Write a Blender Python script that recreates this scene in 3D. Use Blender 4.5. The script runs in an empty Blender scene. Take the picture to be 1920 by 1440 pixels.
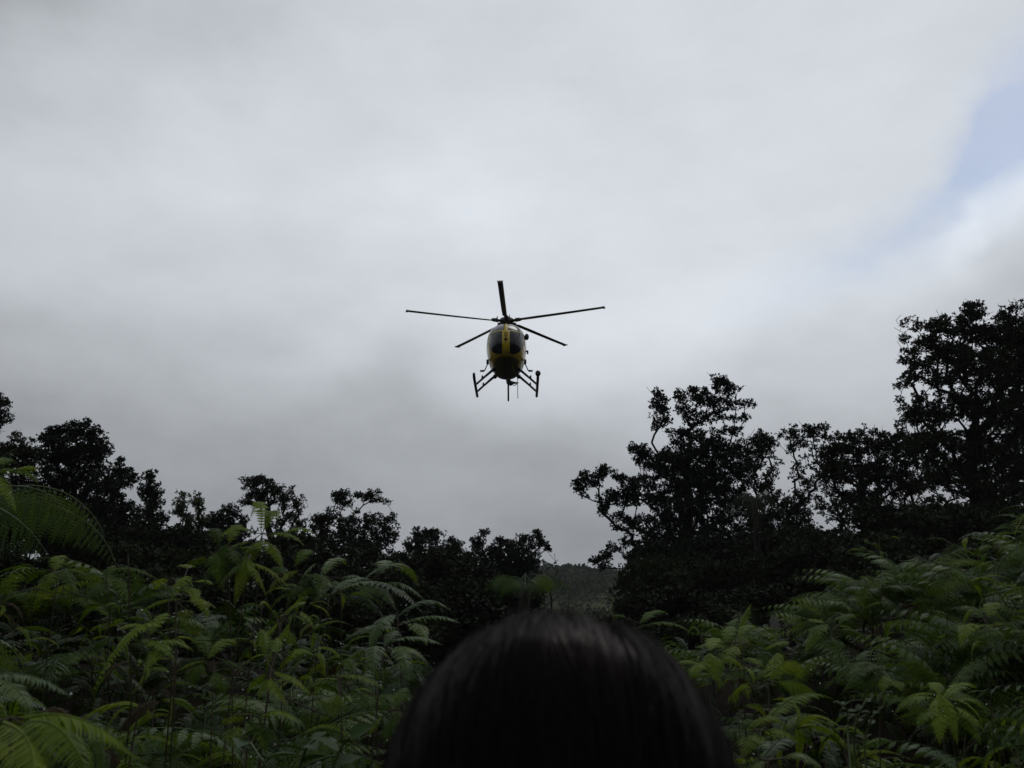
import bpy, bmesh, math, random
import numpy as np
from mathutils import Vector, Matrix

R = math.radians
rng = np.random.default_rng(7)
random.seed(7)
scene = bpy.context.scene
col = scene.collection

# ------------------------------------------------------------------ camera
PITCH = R(14.2)
FPX = 1663.0                       # focal length in pixels of the 1920 wide photograph
CAMZ = 1.6
cam_d = bpy.data.cameras.new('camera')
cam_d.sensor_width = 36.0
cam_d.lens = 36.0 * FPX / 1920.0
cam_d.clip_start = 0.05
cam_d.clip_end = 3000.0
cam_d.dof.use_dof = True
cam_d.dof.focus_distance = 30.0
cam_d.dof.aperture_fstop = 9.0
cam = bpy.data.objects.new('camera', cam_d)
cam.location = (0, 0, CAMZ)
cam.rotation_euler = (math.pi / 2 + PITCH, 0, 0)
col.objects.link(cam)
scene.camera = cam

FWD = np.array([0, math.cos(PITCH), math.sin(PITCH)])
UPV = np.array([0, -math.sin(PITCH), math.cos(PITCH)])
RGT = np.array([1.0, 0, 0])
CAM = np.array([0, 0, CAMZ])


def at(px, py, D):
    """World point seen at a photograph pixel, D metres deep along the view axis."""
    return CAM + D * (FWD + RGT * ((px - 960.0) / FPX) + UPV * ((720.0 - py) / FPX))


def azel(px, py):
    d = at(px, py, 1.0) - CAM
    d /= np.linalg.norm(d)
    return math.degrees(math.atan2(d[0], d[1])), math.degrees(math.asin(d[2]))


# ------------------------------------------------------------------ view, world, sun
scene.view_settings.view_transform = 'Standard'
scene.view_settings.look = 'None'
scene.view_settings.exposure = 0.0
scene.view_settings.gamma = 1.0
scene.view_settings.use_curve_mapping = False
scene.cycles.use_denoising = True
scene.cycles.max_bounces = 8
scene.cycles.caustics_refractive = True

SUN_EL, SUN_AZ = R(58), R(28)      # azimuth from +Y (ahead) towards +X (right)

world = bpy.data.worlds.new('World')
scene.world = world
world.use_nodes = True
wt = world.node_tree
wt.nodes.clear()


class NB:
    """Small helper that writes node maths."""
    def __init__(self, tree):
        self.t = tree

    def n(self, typ, **kw):
        nd = self.t.nodes.new(typ)
        for k, v in kw.items():
            setattr(nd, k, v)
        return nd

    def link(self, a, b):
        self.t.links.new(a, b)

    def m(self, op, a, b=None, c=None, clamp=False):
        nd = self.n('ShaderNodeMath', operation=op, use_clamp=clamp)
        for i, v in enumerate((a, b, c)):
            if v is None:
                continue
            if isinstance(v, (int, float)):
                nd.inputs[i].default_value = v
            else:
                self.link(v, nd.inputs[i])
        return nd.outputs[0]

    def ramp(self, fac, stops, interp='EASE'):
        nd = self.n('ShaderNodeValToRGB')
        nd.color_ramp.interpolation = interp
        el = nd.color_ramp.elements
        while len(el) < len(stops):
            el.new(0.5)
        for e, (p, v) in zip(el, stops):
            e.position = p
            e.color = (v, v, v, 1) if isinstance(v, (int, float)) else (*v, 1)
        self.link(fac, nd.inputs[0])
        return nd.outputs[0]


W = NB(wt)
tc = W.n('ShaderNodeTexCoord')
sep = W.n('ShaderNodeSeparateXYZ')
W.link(tc.outputs['Generated'], sep.inputs[0])
dx_, dy_, dz_ = sep.outputs
DEG = 180.0 / math.pi


def wnoise(scale, detail, rough, offset, stretch=(1, 1, 1.6)):
    mp = W.n('ShaderNodeMapping')
    mp.inputs['Location'].default_value = offset
    mp.inputs['Scale'].default_value = stretch
    W.link(tc.outputs['Generated'], mp.inputs['Vector'])
    nz = W.n('ShaderNodeTexNoise')
    nz.inputs['Scale'].default_value = scale
    nz.inputs['Detail'].default_value = detail
    nz.inputs['Roughness'].default_value = rough
    W.link(mp.outputs[0], nz.inputs['Vector'])
    return W.m('SUBTRACT', nz.outputs[0], 0.5)


wa = wnoise(3.2, 6, 0.5, (1.3, 0.2, 2.2))
wb = wnoise(3.2, 6, 0.5, (7.1, 4.2, 5.5))
az = W.m('MULTIPLY_ADD', W.m('ARCTAN2', dx_, dy_), DEG, W.m('MULTIPLY', wa, 20.0))
el_raw = W.m('MULTIPLY', W.m('ARCSINE', dz_), DEG)
el = W.m('ADD', el_raw, W.m('MULTIPLY', wb, 8.0))


def cloud(px, py, rx, ry, amp, rot=0.0, power=1.0):
    """A soft bank of cloud of photograph-pixel size centred on a direction in the sky."""
    a0, e0 = azel(px, py)
    sx, sy = rx / FPX * DEG, ry / FPX * DEG
    u = W.m('SUBTRACT', az, a0)
    v = W.m('SUBTRACT', el, e0)
    c, s = math.cos(R(rot)), math.sin(R(rot))
    uu = W.m('ADD', W.m('MULTIPLY', u, c / sx), W.m('MULTIPLY', v, s / sx))
    vv = W.m('ADD', W.m('MULTIPLY', u, -s / sy), W.m('MULTIPLY', v, c / sy))
    r2 = W.m('ADD', W.m('MULTIPLY', uu, uu), W.m('MULTIPLY', vv, vv))
    if power != 1.0:
        r2 = W.m('POWER', r2, power)
    return W.m('MULTIPLY', W.m('EXPONENT', W.m('MULTIPLY', r2, -1.0)), amp)


base = W.ramp(W.m('DIVIDE', el, 45.0, clamp=True),
              [(0.0, 0.31), (0.10, 0.325), (0.20, 0.385), (0.32, 0.50), (0.45, 0.635), (0.58, 0.70), (0.8, 0.67), (1.0, 0.64)])
clouds = [
    (-60, 0, 380, 160, -0.24, 20, 1.0),        # darker cloud overhead to the left
    (150, 560, 380, 130, 0.015, -8, 1.0),      # paler veil on the left
    (-400, 400, 480, 700, -0.12, 0, 1.0),
    (640, 690, 190, 55, 0.11, 15, 1.0),       # bright rims
    (880, 350, 170, 90, 0.08, 0, 1.0),
    (980, 640, 160, 70, 0.06, 0, 1.0),
    (1290, 600, 300, 110, 0.13, 0, 1.0),
    (1070, 690, 180, 60, 0.09, 10, 1.0),
    (1120, 770, 70, 60, 0.05, 0, 1.0),
    (800, 780, 240, 60, -0.035, 0, 1.0),       # grey bank under the helicopter
    (1600, 720, 260, 100, 0.07, 0, 1.0),
    (1760, 300, 260, 60, 0.03, 40, 1.0),
    (1850, 400, 140, 50, 0.15, 14, 1.2),      # bright cloud under the blue gap
    (1890, 525, 130, 45, -0.06, 0, 1.3),
    (1500, 470, 200, 100, 0.03, 0, 1.0),
    (1745, 440, 60, 34, 0.07, 20, 1.3), (1895, 350, 46, 26, 0.07, 10, 1.3), (1815, 470, 50, 22, -0.07, 10, 1.3), (1800, 330, 60, 26, 0.05, 30, 1.3),
]
lum = base
for c_ in clouds:
    lum = W.m('ADD', lum, cloud(*c_))
lum = W.m('ADD', lum, W.m('MULTIPLY', wnoise(2.4, 7, 0.55, (3, 9, 1), (1, 1, 2.4)), 0.12))
lum = W.m('ADD', lum, W.m('MULTIPLY', wnoise(9.0, 5, 0.55, (2, 3, 8), (1, 1, 1.8)), 0.095))
lum = W.m('ADD', lum, W.m('MULTIPLY', wnoise(4.6, 8, 0.6, (5, 1, 4), (1, 1, 2.0)), 0.15))
lum = W.m('ADD', lum, W.m('MULTIPLY', wnoise(17.0, 7, 0.65, (4, 7, 2), (1, 1, 1.6)), 0.03))
# unseen sky overhead and behind is dimmed to keep ferns and trees dark
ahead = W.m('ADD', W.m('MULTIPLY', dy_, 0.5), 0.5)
dim_unseen = W.ramp(ahead, [(0.2, 0.50), (0.86, 1.0)], 'EASE')
lum = W.m('MULTIPLY', W.m('MAXIMUM', lum, 0.22), dim_unseen)
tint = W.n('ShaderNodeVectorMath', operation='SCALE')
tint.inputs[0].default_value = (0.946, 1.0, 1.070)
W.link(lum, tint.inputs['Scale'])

gap = W.m('ADD', cloud(1895, 195, 200, 90, 1.1, 36, 1.4), cloud(1725, 300, 125, 55, 0.68, 56, 1.3))
gap = W.m('ADD', gap, cloud(1590, 470, 120, 44, 0.36, 25, 1.0))
gap = W.m('ADD', gap, cloud(1640, 420, 160, 18, 0.16, 45, 1.0))
gap = W.m('ADD', gap, cloud(2300, 120, 320, 80, 0.8, 15, 1.2))
wisp = W.m('MULTIPLY_ADD', wnoise(11.0, 8, 0.62, (8, 2, 6), (1, 1, 1.4)), 2.6, 1.05)
gap = W.m('MULTIPLY', gap, W.m('MAXIMUM', wisp, 0.0))
gap = W.m('MINIMUM', W.m('MAXIMUM', gap, 0.0), 1.0)
sky = W.n('ShaderNodeTexSky', sky_type='NISHITA')
sky.sun_disc = False
sky.sun_elevation = SUN_EL
sky.sun_rotation = SUN_AZ
skys = W.n('ShaderNodeVectorMath', operation='SCALE')
skys.inputs['Scale'].default_value = 0.105
W.link(sky.outputs[0], skys.inputs[0])
thin = W.n('ShaderNodeMix', data_type='RGBA')        # thin veil of cloud over the gap
thin.inputs[0].default_value = 0.66
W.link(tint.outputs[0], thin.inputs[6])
W.link(skys.outputs[0], thin.inputs[7])
mix = W.n('ShaderNodeMix', data_type='RGBA')
W.link(gap, mix.inputs[0])
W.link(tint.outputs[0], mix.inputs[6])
W.link(thin.outputs[2], mix.inputs[7])
bg = W.n('ShaderNodeBackground')
bg.inputs['Strength'].default_value = 1.0
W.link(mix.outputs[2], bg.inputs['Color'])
wo = W.n('ShaderNodeOutputWorld')
W.link(bg.outputs[0], wo.inputs[0])

sun_d = bpy.data.lights.new('sun', 'SUN')
sun_d.energy = 0.5
sun_d.angle = R(25)
sun_d.color = (1.0, 0.97, 0.92)
sun = bpy.data.objects.new('sun', sun_d)
sd = Vector((math.sin(SUN_AZ) * math.cos(SUN_EL), math.cos(SUN_AZ) * math.cos(SUN_EL), math.sin(SUN_EL)))
sun.rotation_euler = sd.to_track_quat('Z', 'Y').to_euler()
sun.location = (0, 0, 60)
col.objects.link(sun)


# ------------------------------------------------------------------ materials
def mat_plain(name, rgb, rough=0.5, spec=0.5, metal=0.0, var=0.0, scale=8.0, coat=0.0):
    m = bpy.data.materials.new(name)
    m.use_nodes = True
    N = NB(m.node_tree)
    p = m.node_tree.nodes['Principled BSDF']
    p.inputs['Roughness'].default_value = rough
    p.inputs['Specular IOR Level'].default_value = spec
    p.inputs['Metallic'].default_value = metal
    p.inputs['Coat Weight'].default_value = coat
    if var > 0:
        t = N.n('ShaderNodeTexCoord')
        nz = N.n('ShaderNodeTexNoise')
        nz.inputs['Scale'].default_value = scale
        nz.inputs['Detail'].default_value = 6
        N.link(t.outputs['Object'], nz.inputs['Vector'])
        lo = tuple(c * (1 - var) for c in rgb)
        hi = tuple(c * (1 + var) for c in rgb)
        N.link(N.ramp(nz.outputs[0], [(0.3, lo), (0.7, hi)], 'LINEAR'), p.inputs['Base Color'])
        N.link(N.m('MULTIPLY_ADD', nz.outputs[0], 0.25, rough - 0.12), p.inputs['Roughness'])
    else:
        p.inputs['Base Color'].default_value = (*rgb, 1)
    return m


def mat_leaf(name, dark, light, young, rough=0.4, trans=0.3, spec=0.35):
    """Leaf colour varies by plant (object random), by leaf (island random) and by a slow noise."""
    m = bpy.data.materials.new(name)
    m.use_nodes = True
    N = NB(m.node_tree)
    nt = m.node_tree
    p = nt.nodes['Principled BSDF']
    out = nt.nodes['Material Output']
    oi = N.n('ShaderNodeObjectInfo')
    geo = N.n('ShaderNodeNewGeometry')
    nz = N.n('ShaderNodeTexNoise')
    nz.inputs['Scale'].default_value = 1.7
    nz.inputs['Detail'].default_value = 4
    N.link(geo.outputs['Position'], nz.inputs['Vector'])
    f = N.m('ADD', N.m('MULTIPLY', oi.outputs['Random'], 0.62), N.m('MULTIPLY', geo.outputs['Random Per Island'], 0.18))
    f = N.m('ADD', f, N.m('MULTIPLY_ADD', nz.outputs[0], 0.8, -0.16))
    c = N.ramp(f, [(0.15, dark), (0.62, light), (1.0, young)], 'LINEAR')
    N.link(c, p.inputs['Base Color'])
    p.inputs['Roughness'].default_value = rough
    p.inputs['Specular IOR Level'].default_value = spec
    tr = N.n('ShaderNodeBsdfTranslucent')
    tcn = N.n('ShaderNodeMix', data_type='RGBA', blend_type='MULTIPLY')
    tcn.inputs[0].default_value = 1.0
    N.link(c, tcn.inputs[6])
    tcn.inputs[7].default_value = (1.25, 1.2, 0.5, 1)
    N.link(tcn.outputs[2], tr.inputs['Color'])
    ms = N.n('ShaderNodeMixShader')
    ms.inputs[0].default_value = trans
    N.link(p.outputs[0], ms.inputs[1])
    N.link(tr.outputs[0], ms.inputs[2])
    N.link(ms.outputs[0], out.inputs['Surface'])
    return m


M = {}
M['fern'] = mat_leaf('fern_leaf', (0.010, 0.022, 0.003), (0.048, 0.088, 0.009), (0.13, 0.175, 0.018), 0.5, 0.42, 0.06)
M['fern_pale'] = mat_leaf('pale_fern_leaf', (0.015, 0.031, 0.009), (0.050, 0.092, 0.024), (0.105, 0.15, 0.034), 0.40, 0.36, 0.16)
M['fern_young'] = mat_leaf('young_fern_leaf', (0.066, 0.112, 0.011), (0.115, 0.175, 0.016), (0.165, 0.215, 0.026), 0.48, 0.43, 0.08)
M['thicket'] = mat_leaf('thicket_leaf', (0.006, 0.012, 0.003), (0.014, 0.027, 0.006), (0.032, 0.045, 0.012), 0.55, 0.25, 0.15)  # darkened fern leaf: shade of the gaps below put into the colour
M['dead'] = mat_leaf('withered_fern_leaf', (0.018, 0.014, 0.007), (0.032, 0.024, 0.012), (0.05, 0.036, 0.018), 0.7, 0.15, 0.05)
M['broad'] = mat_leaf('broad_leaf', (0.012, 0.028, 0.008), (0.022, 0.045, 0.012), (0.03, 0.06, 0.016), 0.5, 0.25, 0.10)
M['tree'] = mat_leaf('tree_leaf', (0.008, 0.011, 0.006), (0.016, 0.021, 0.010), (0.026, 0.032, 0.015), 0.6, 0.05, 0.06)
M['tree_light'] = mat_leaf('light_tree_leaf', (0.022, 0.034, 0.014), (0.042, 0.064, 0.022), (0.06, 0.08, 0.03), 0.5, 0.2, 0.25)
M['far'] = mat_leaf('distant_leaf', (0.036, 0.043, 0.024), (0.046, 0.054, 0.029), (0.056, 0.064, 0.035), 0.8, 0.0, 0.0)  # leaf colour lightened to carry part of the haze
M['bark'] = mat_plain('bark', (0.022, 0.019, 0.016), 0.9, 0.1, var=0.4, scale=5)
M['stalk'] = mat_plain('fern_stalk', (0.035, 0.026, 0.013), 0.6, 0.2, var=0.4, scale=9)
M['stalk_green'] = mat_plain('green_stalk', (0.06, 0.085, 0.025), 0.45, 0.4, var=0.3, scale=9)
M['soil'] = mat_plain('wet_soil', (0.009, 0.007, 0.005), 0.95, 0.03, var=0.5, scale=1.5)
M['yellow'] = mat_plain('yellow_paint', (0.50, 0.36, 0.012), 0.25, 0.5, var=0.06, scale=2, coat=0.4)
M['olive'] = mat_plain('dark_olive', (0.11, 0.095, 0.012), 0.4, 0.4, var=0.2, scale=3)  # darker than the yellow body; belly and tail boom
M['frame'] = mat_plain('canopy_frame_paint', (0.55, 0.46, 0.10), 0.4, 0.4)
M['black'] = mat_plain('black_metal', (0.016, 0.016, 0.017), 0.45, 0.4, var=0.25, scale=12)
M['blade'] = mat_plain('rotor_blade_paint', (0.035, 0.036, 0.038), 0.4, 0.4, var=0.15, scale=3)
M['tip'] = mat_plain('white_blade_tip', (0.7, 0.7, 0.68), 0.4, 0.4)
M['glass'] = mat_plain('tinted_canopy_glass', (0.012, 0.011, 0.015), 0.08, 0.5)
M['roofglass'] = mat_plain('skylit_roof_glass', (0.055, 0.05, 0.06), 0.1, 0.5)  # lighter base: sky light in the roof panes put into the colour
M['mark'] = mat_plain('dark_marking', (0.03, 0.02, 0.006), 0.5, 0.3)
M['skin'] = mat_plain('skin', (0.42, 0.26, 0.18), 0.5, 0.4, var=0.08, scale=20)
M['shirt'] = mat_plain('dark_jacket', (0.03, 0.034, 0.045), 0.8, 0.2, var=0.2, scale=30)
M['trousers'] = mat_plain('dark_trousers', (0.03, 0.03, 0.026), 0.85, 0.2, var=0.2, scale=30)
M['boot'] = mat_plain('boot_leather', (0.03, 0.02, 0.014), 0.6, 0.3, var=0.3, scale=20)
M['eye'] = mat_plain('eye', (0.05, 0.03, 0.02), 0.1, 0.5)

hm = bpy.data.materials.new('dark_hair')
hm.use_nodes = True
_h = NB(hm.node_tree)
_p = hm.node_tree.nodes['Principled BSDF']
_g = _h.n('ShaderNodeNewGeometry')
_h.link(_h.ramp(_g.outputs['Random Per Island'], [(0.0, (0.0042, 0.003, 0.0028)), (0.9, (0.0066, 0.0047, 0.0043)), (1.0, (0.012, 0.0088, 0.008))], 'LINEAR'), _p.inputs['Base Color'])
_p.inputs['Roughness'].default_value = 0.8
_p.inputs['Specular IOR Level'].default_value = 0.0
_gl = _h.n('ShaderNodeBsdfGlossy')
_gl.inputs['Roughness'].default_value = 0.34
_gl.inputs['Color'].default_value = (1, 0.93, 0.92, 1)
_mx = _h.n('ShaderNodeMixShader')
_fr = _h.n('ShaderNodeFresnel')
_fr.inputs['IOR'].default_value = 1.14
_h.link(_h.m('MULTIPLY_ADD', _fr.outputs[0], 0.028, 0.0035), _mx.inputs[0])
_h.link(_p.outputs[0], _mx.inputs[1])
_h.link(_gl.outputs[0], _mx.inputs[2])
_h.link(_mx.outputs[0], hm.node_tree.nodes['Material Output'].inputs['Surface'])
M['hair'] = hm

gm = bpy.data.materials.new('water_drop')
gm.use_nodes = True
_p = gm.node_tree.nodes['Principled BSDF']
_p.inputs['Transmission Weight'].default_value = 1.0
_p.inputs['IOR'].default_value = 1.33
_p.inputs['Roughness'].default_value = 0.0
M['drop'] = gm


# ------------------------------------------------------------------ mesh and object helpers
def mesh_np(name, V, polys, mat):
    """V (n,3); polys: list of (m,k) index arrays, any k."""
    me = bpy.data.meshes.new(name)
    V = np.asarray(V, dtype=np.float32)
    polys = [np.asarray(p, dtype=np.int32) for p in polys if len(p)]
    me.vertices.add(len(V))
    me.vertices.foreach_set('co', V.ravel())
    idx = np.concatenate([p.ravel() for p in polys])
    tot = np.concatenate([np.full(len(p), p.shape[1], np.int32) for p in polys])
    start = np.concatenate([[0], np.cumsum(tot)[:-1]]).astype(np.int32)
    me.loops.add(len(idx))
    me.loops.foreach_set('vertex_index', idx)
    me.polygons.add(len(tot))
    me.polygons.foreach_set('loop_start', start)
    me.polygons.foreach_set('loop_total', tot)
    me.materials.append(M[mat] if isinstance(mat, str) else mat)
    me.update(calc_edges=True)
    return me


class Acc:
    """Collects vertex and face arrays into one mesh."""
    def __init__(self):
        self.V, self.P, self.n = [], {}, 0

    def add(self, V, F):
        V = np.asarray(V, dtype=np.float64)
        for f in (F if isinstance(F, list) else [F]):
            f = np.asarray(f)
            self.P.setdefault(f.shape[1], []).append(f + self.n)
        self.V.append(V)
        self.n += len(V)

    def mesh(self, name, mat):
        return mesh_np(name, np.concatenate(self.V), [np.concatenate(v) for v in self.P.values()], mat)


def link(name, data, parent=None, **props):
    o = bpy.data.objects.new(name, data)
    col.objects.link(o)
    if parent is not None:
        o.parent = parent
    for k, v in props.items():
        if v is not None:
            o[k] = v
    return o


def thing(name, label, cat, loc=(0, 0, 0), group=None):
    o = link(name, None, None, label=label, category=cat, group=group)
    o.location = loc
    o.empty_display_size = 0.2
    return o


def smooth(me):
    me.polygons.foreach_set('use_smooth', np.ones(len(me.polygons), dtype=bool))
    return me


def norm(a):
    a = np.asarray(a, dtype=np.float64)
    return a / np.maximum(np.linalg.norm(a, axis=-1, keepdims=True), 1e-9)


def tubes(A, B, ra, rb, sides=5):
    """Open tapered prisms for many segments at once."""
    A, B = np.atleast_2d(A), np.atleast_2d(B)
    ra, rb = np.broadcast_to(ra, len(A)), np.broadcast_to(rb, len(A))
    T = norm(B - A)
    ref = np.where(np.abs(T[:, 2:3]) > 0.9, [[1.0, 0, 0]], [[0, 0, 1.0]])
    U = norm(np.cross(T, ref))
    Wv = np.cross(T, U)
    th = np.arange(sides) / sides * 2 * np.pi
    ring = U[:, None] * np.cos(th)[None, :, None] + Wv[:, None] * np.sin(th)[None, :, None]
    V = np.concatenate([A[:, None] + ring * ra[:, None, None], B[:, None] + ring * rb[:, None, None]], axis=1)
    k = np.arange(sides)
    quad = np.stack([k, (k + 1) % sides, (k + 1) % sides + sides, k + sides], axis=1)
    F = (np.arange(len(A)) * 2 * sides)[:, None, None] + quad[None]
    return V.reshape(-1, 3), F.reshape(-1, 4)


def polytube(P, r, sides=6, caps=True):
    """One continuous tube through points P with radii r."""
    P = np.asarray(P, float)
    n = len(P)
    r = np.broadcast_to(r, n)
    T = norm(np.gradient(P, axis=0))
    ref = np.array([0, 0, 1.0]) if abs(T[0][2]) < 0.9 else np.array([1.0, 0, 0])
    U = np.zeros_like(P)
    u = norm(np.cross(T[0], ref))
    for i in range(n):
        u = norm(u - T[i] * np.dot(u, T[i]))
        U[i] = u
    Wv = np.cross(T, U)
    th = np.arange(sides) / sides * 2 * np.pi
    V = P[:, None] + (U[:, None] * np.cos(th)[None, :, None] + Wv[:, None] * np.sin(th)[None, :, None]) * r[:, None, None]
    V = V.reshape(-1, 3)
    k = np.arange(sides)
    quad = np.stack([k, (k + 1) % sides, (k + 1) % sides + sides, k + sides], axis=1)
    F = [((np.arange(n - 1) * sides)[:, None, None] + quad[None]).reshape(-1, 4)]
    if caps:
        V = np.concatenate([V, P[:1], P[-1:]])
        c0, c1 = n * sides, n * sides + 1
        F.append(np.stack([(k + 1) % sides, k, np.full(sides, c0)], axis=1))
        F.append(np.stack([k + (n - 1) * sides, (k + 1) % sides + (n - 1) * sides, np.full(sides, c1)], axis=1))
    return V, F


def bez(P0, P1, P2, n):
    t = np.linspace(0, 1, n)[:, None]
    return (1 - t) ** 2 * P0 + 2 * t * (1 - t) * P1 + t * t * P2


def box(c, s):
    c, s = np.array(c, float), np.array(s, float) / 2
    V = np.array([[x, y, z] for x in (-1, 1) for y in (-1, 1) for z in (-1, 1)]) * s + c
    F = np.array([[0, 1, 3, 2], [4, 6, 7, 5], [0, 4, 5, 1], [2, 3, 7, 6], [0, 2, 6, 4], [1, 5, 7, 3]])
    return V, F


def ball(c, r, nu=10, nv=8):
    c = np.array(c, float)
    r = np.broadcast_to(np.array(r, float), 3)
    th = np.linspace(0, np.pi, nv + 1)[1:-1]
    ph = np.arange(nu) / nu * 2 * np.pi
    V = np.array([[math.sin(a) * math.cos(b), math.sin(a) * math.sin(b), math.cos(a)] for a in th for b in ph] + [[0, 0, 1], [0, 0, -1]]) * r + c
    F4, F3 = [], []
    m = nv - 1
    for i in range(m - 1):
        for j in range(nu):
            F4.append([i * nu + j, (i + 1) * nu + j, (i + 1) * nu + (j + 1) % nu, i * nu + (j + 1) % nu])
    for j in range(nu):
        F3.append([m * nu, j, (j + 1) % nu])
        F3.append([m * nu + 1, (m - 1) * nu + (j + 1) % nu, (m - 1) * nu + j])
    return V, [np.array(F4), np.array(F3)]


# ------------------------------------------------------------------ ground
def sstep(a, b, x):
    t = np.clip((x - a) / (b - a), 0, 1)
    return t * t * (3 - 2 * t)


def ground_z(x, y):
    x, y = np.asarray(x, float), np.asarray(y, float)
    rb = np.maximum(0.05 + 0.10 * (y - 3) + 0.28 * (x - 1.7), 0.02 + 0.10 * (y - 3) + 0.42 * (x - 2.0))
    rb = np.clip(rb, 0, 2.4) * sstep(0.5, 1.2, x) * (1 - sstep(9.5, 15, y))
    lb = 0.28 + 0.13 * (y - 2) + 0.12 * (-x - 1)
    lb = np.clip(lb, 0, 1.3) * sstep(0.3, 1.0, -x) * (1 - sstep(7, 12, y)) * (1 - sstep(3, -1, y) * 0.5)
    rise = 0.5 * sstep(14, 40, y) * sstep(3, 20, np.abs(x))
    bumps = 0.05 * np.sin(x * 2.1 + 1.3 * np.sin(y * 0.9)) * np.sin(y * 1.7 + 0.7)
    return rb + lb + rise + bumps * np.exp(-(y / 30) ** 2)


def grid_mesh(name, xs, ys, zf, mat):
    X, Y = np.meshgrid(xs, ys)
    V = np.stack([X, Y, zf(X, Y)], axis=-1).reshape(-1, 3)
    nx, ny = len(xs), len(ys)
    i = (np.arange(ny - 1)[:, None] * nx + np.arange(nx - 1)[None]).ravel()
    return smooth(mesh_np(name, V, [np.stack([i, i + 1, i + 1 + nx, i + nx], axis=1)], mat))


gx = np.concatenate([np.linspace(-900, -20, 12)[:-1], np.linspace(-20, 20, 121), np.linspace(20, 900, 12)[1:]])
gy = np.concatenate([np.linspace(-400, -8, 8)[:-1], np.linspace(-8, 30, 115), np.linspace(30, 900, 16)[1:]])
link('ground', grid_mesh('ground', gx, gy, ground_z, 'soil'), kind='structure')

# distant forested ridge
HILL_Y = 250.0


def hill_z(x, y):
    crest = 9.2 - 0.028 * (x - 12) + 0.9 * np.sin(x * 0.045 + 0.4) + 0.6 * np.sin(x * 0.13)
    crest = np.clip(crest, 5, 16)
    return -0.5 + crest * sstep(140, HILL_Y, y) - 6 * sstep(HILL_Y + 20, 480, y)


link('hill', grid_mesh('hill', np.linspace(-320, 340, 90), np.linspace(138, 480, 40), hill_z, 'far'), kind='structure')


def leaf_cards(C, Dm, L, Wd, rg):
    """Kite shaped leaves: centres' base C, direction Dm, length L, width Wd."""
    n = len(C)
    Dm = norm(Dm)
    S = norm(np.cross(Dm, norm(rg.normal(size=(n, 3)))))
    L = np.broadcast_to(L, n)[:, None]
    Wd = np.broadcast_to(Wd, n)[:, None]
    mid = C + Dm * L * 0.55
    V = np.stack([C, mid + S * Wd * 0.5, C + Dm * L, mid - S * Wd * 0.5], axis=1).reshape(-1, 3)
    F = np.arange(n * 4).reshape(n, 4)
    return V, F


rg = np.random.default_rng(3)
A = Acc()
for k in range(1150):
    if k < 800:
        x, y = rg.uniform(-30, 80), rg.uniform(165, 275)
        r = rg.uniform(1.2, 2.6)
        z = float(hill_z(x, y)) + r * rg.uniform(0.5, 1.0)
    else:
        y = rg.uniform(60, 170)
        x = rg.uniform(-0.12, 0.26) * y
        r = rg.uniform(0.9, 1.7)
        z = r * rg.uniform(-.2, .4) - 0.3
    m = 60
    d = norm(rg.normal(size=(m, 3)) + [0, 0, 0.35])
    c = np.array([x, y, z]) + d * np.array([r, r, r * 0.75]) * rg.uniform(0.6, 1.0, (m, 1))
    A.add(*leaf_cards(c, d + rg.normal(size=(m, 3)) * 0.6, r * 0.36, r * 0.3, rg))
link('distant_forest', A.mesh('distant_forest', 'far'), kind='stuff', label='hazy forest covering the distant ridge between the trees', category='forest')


# ------------------------------------------------------------------ trees
def grow(base, top, targets, rg, r_tip=0.012, wander=0.06):
    """Trunk from base to top, then each target is joined to the nearest wood by a curved limb.
    Returns nodes, parents, radii and the node of each target."""
    base, top = np.array(base, float), np.array(top, float)
    n0 = 9
    t = np.linspace(0, 1, n0)[:, None]
    tr = base + (top - base) * t
    ln = np.linalg.norm(top - base)
    tr[1:-1] += rg.normal(size=(n0 - 2, 3)) * ln * 0.018
    P = [p for p in tr]
    par = [-1] + list(range(n0 - 1))
    plen = list(np.linspace(0, ln, n0))
    order = np.argsort(np.linalg.norm(targets - base, axis=1))
    ends = np.zeros(len(targets), int)
    for j in order:
        c = targets[j]
        arr = np.array(P)
        d = np.linalg.norm(arr - c, axis=1)
        up = np.maximum(arr[:, 2] - c[2] + 0.40 * d, 0)    # limbs prefer to start lower than they end
        cost = d + 0.22 * np.array(plen) + 1.1 * up
        i = int(np.argmin(cost))
        a = arr[i]
        L = d[i]
        k = max(2, min(6, int(L / 0.35) + 1))
        mid = (a + c) / 2 + np.array([0, 0, 0.03 * L]) + rg.normal(size=3) * L * wander
        pts = bez(a, mid, c, k + 1)[1:]
        pts[:-1] += rg.normal(size=(k - 1, 3)) * L * 0.022
        pi = i
        for p in pts:
            P.append(p)
            par.append(pi)
            plen.append(plen[pi] + float(np.linalg.norm(p - P[pi])))
            pi = len(P) - 1
        ends[j] = pi
    return np.array(P), np.array(par), ends


TREE_N = 0
LEAF_K = 0.28


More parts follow.
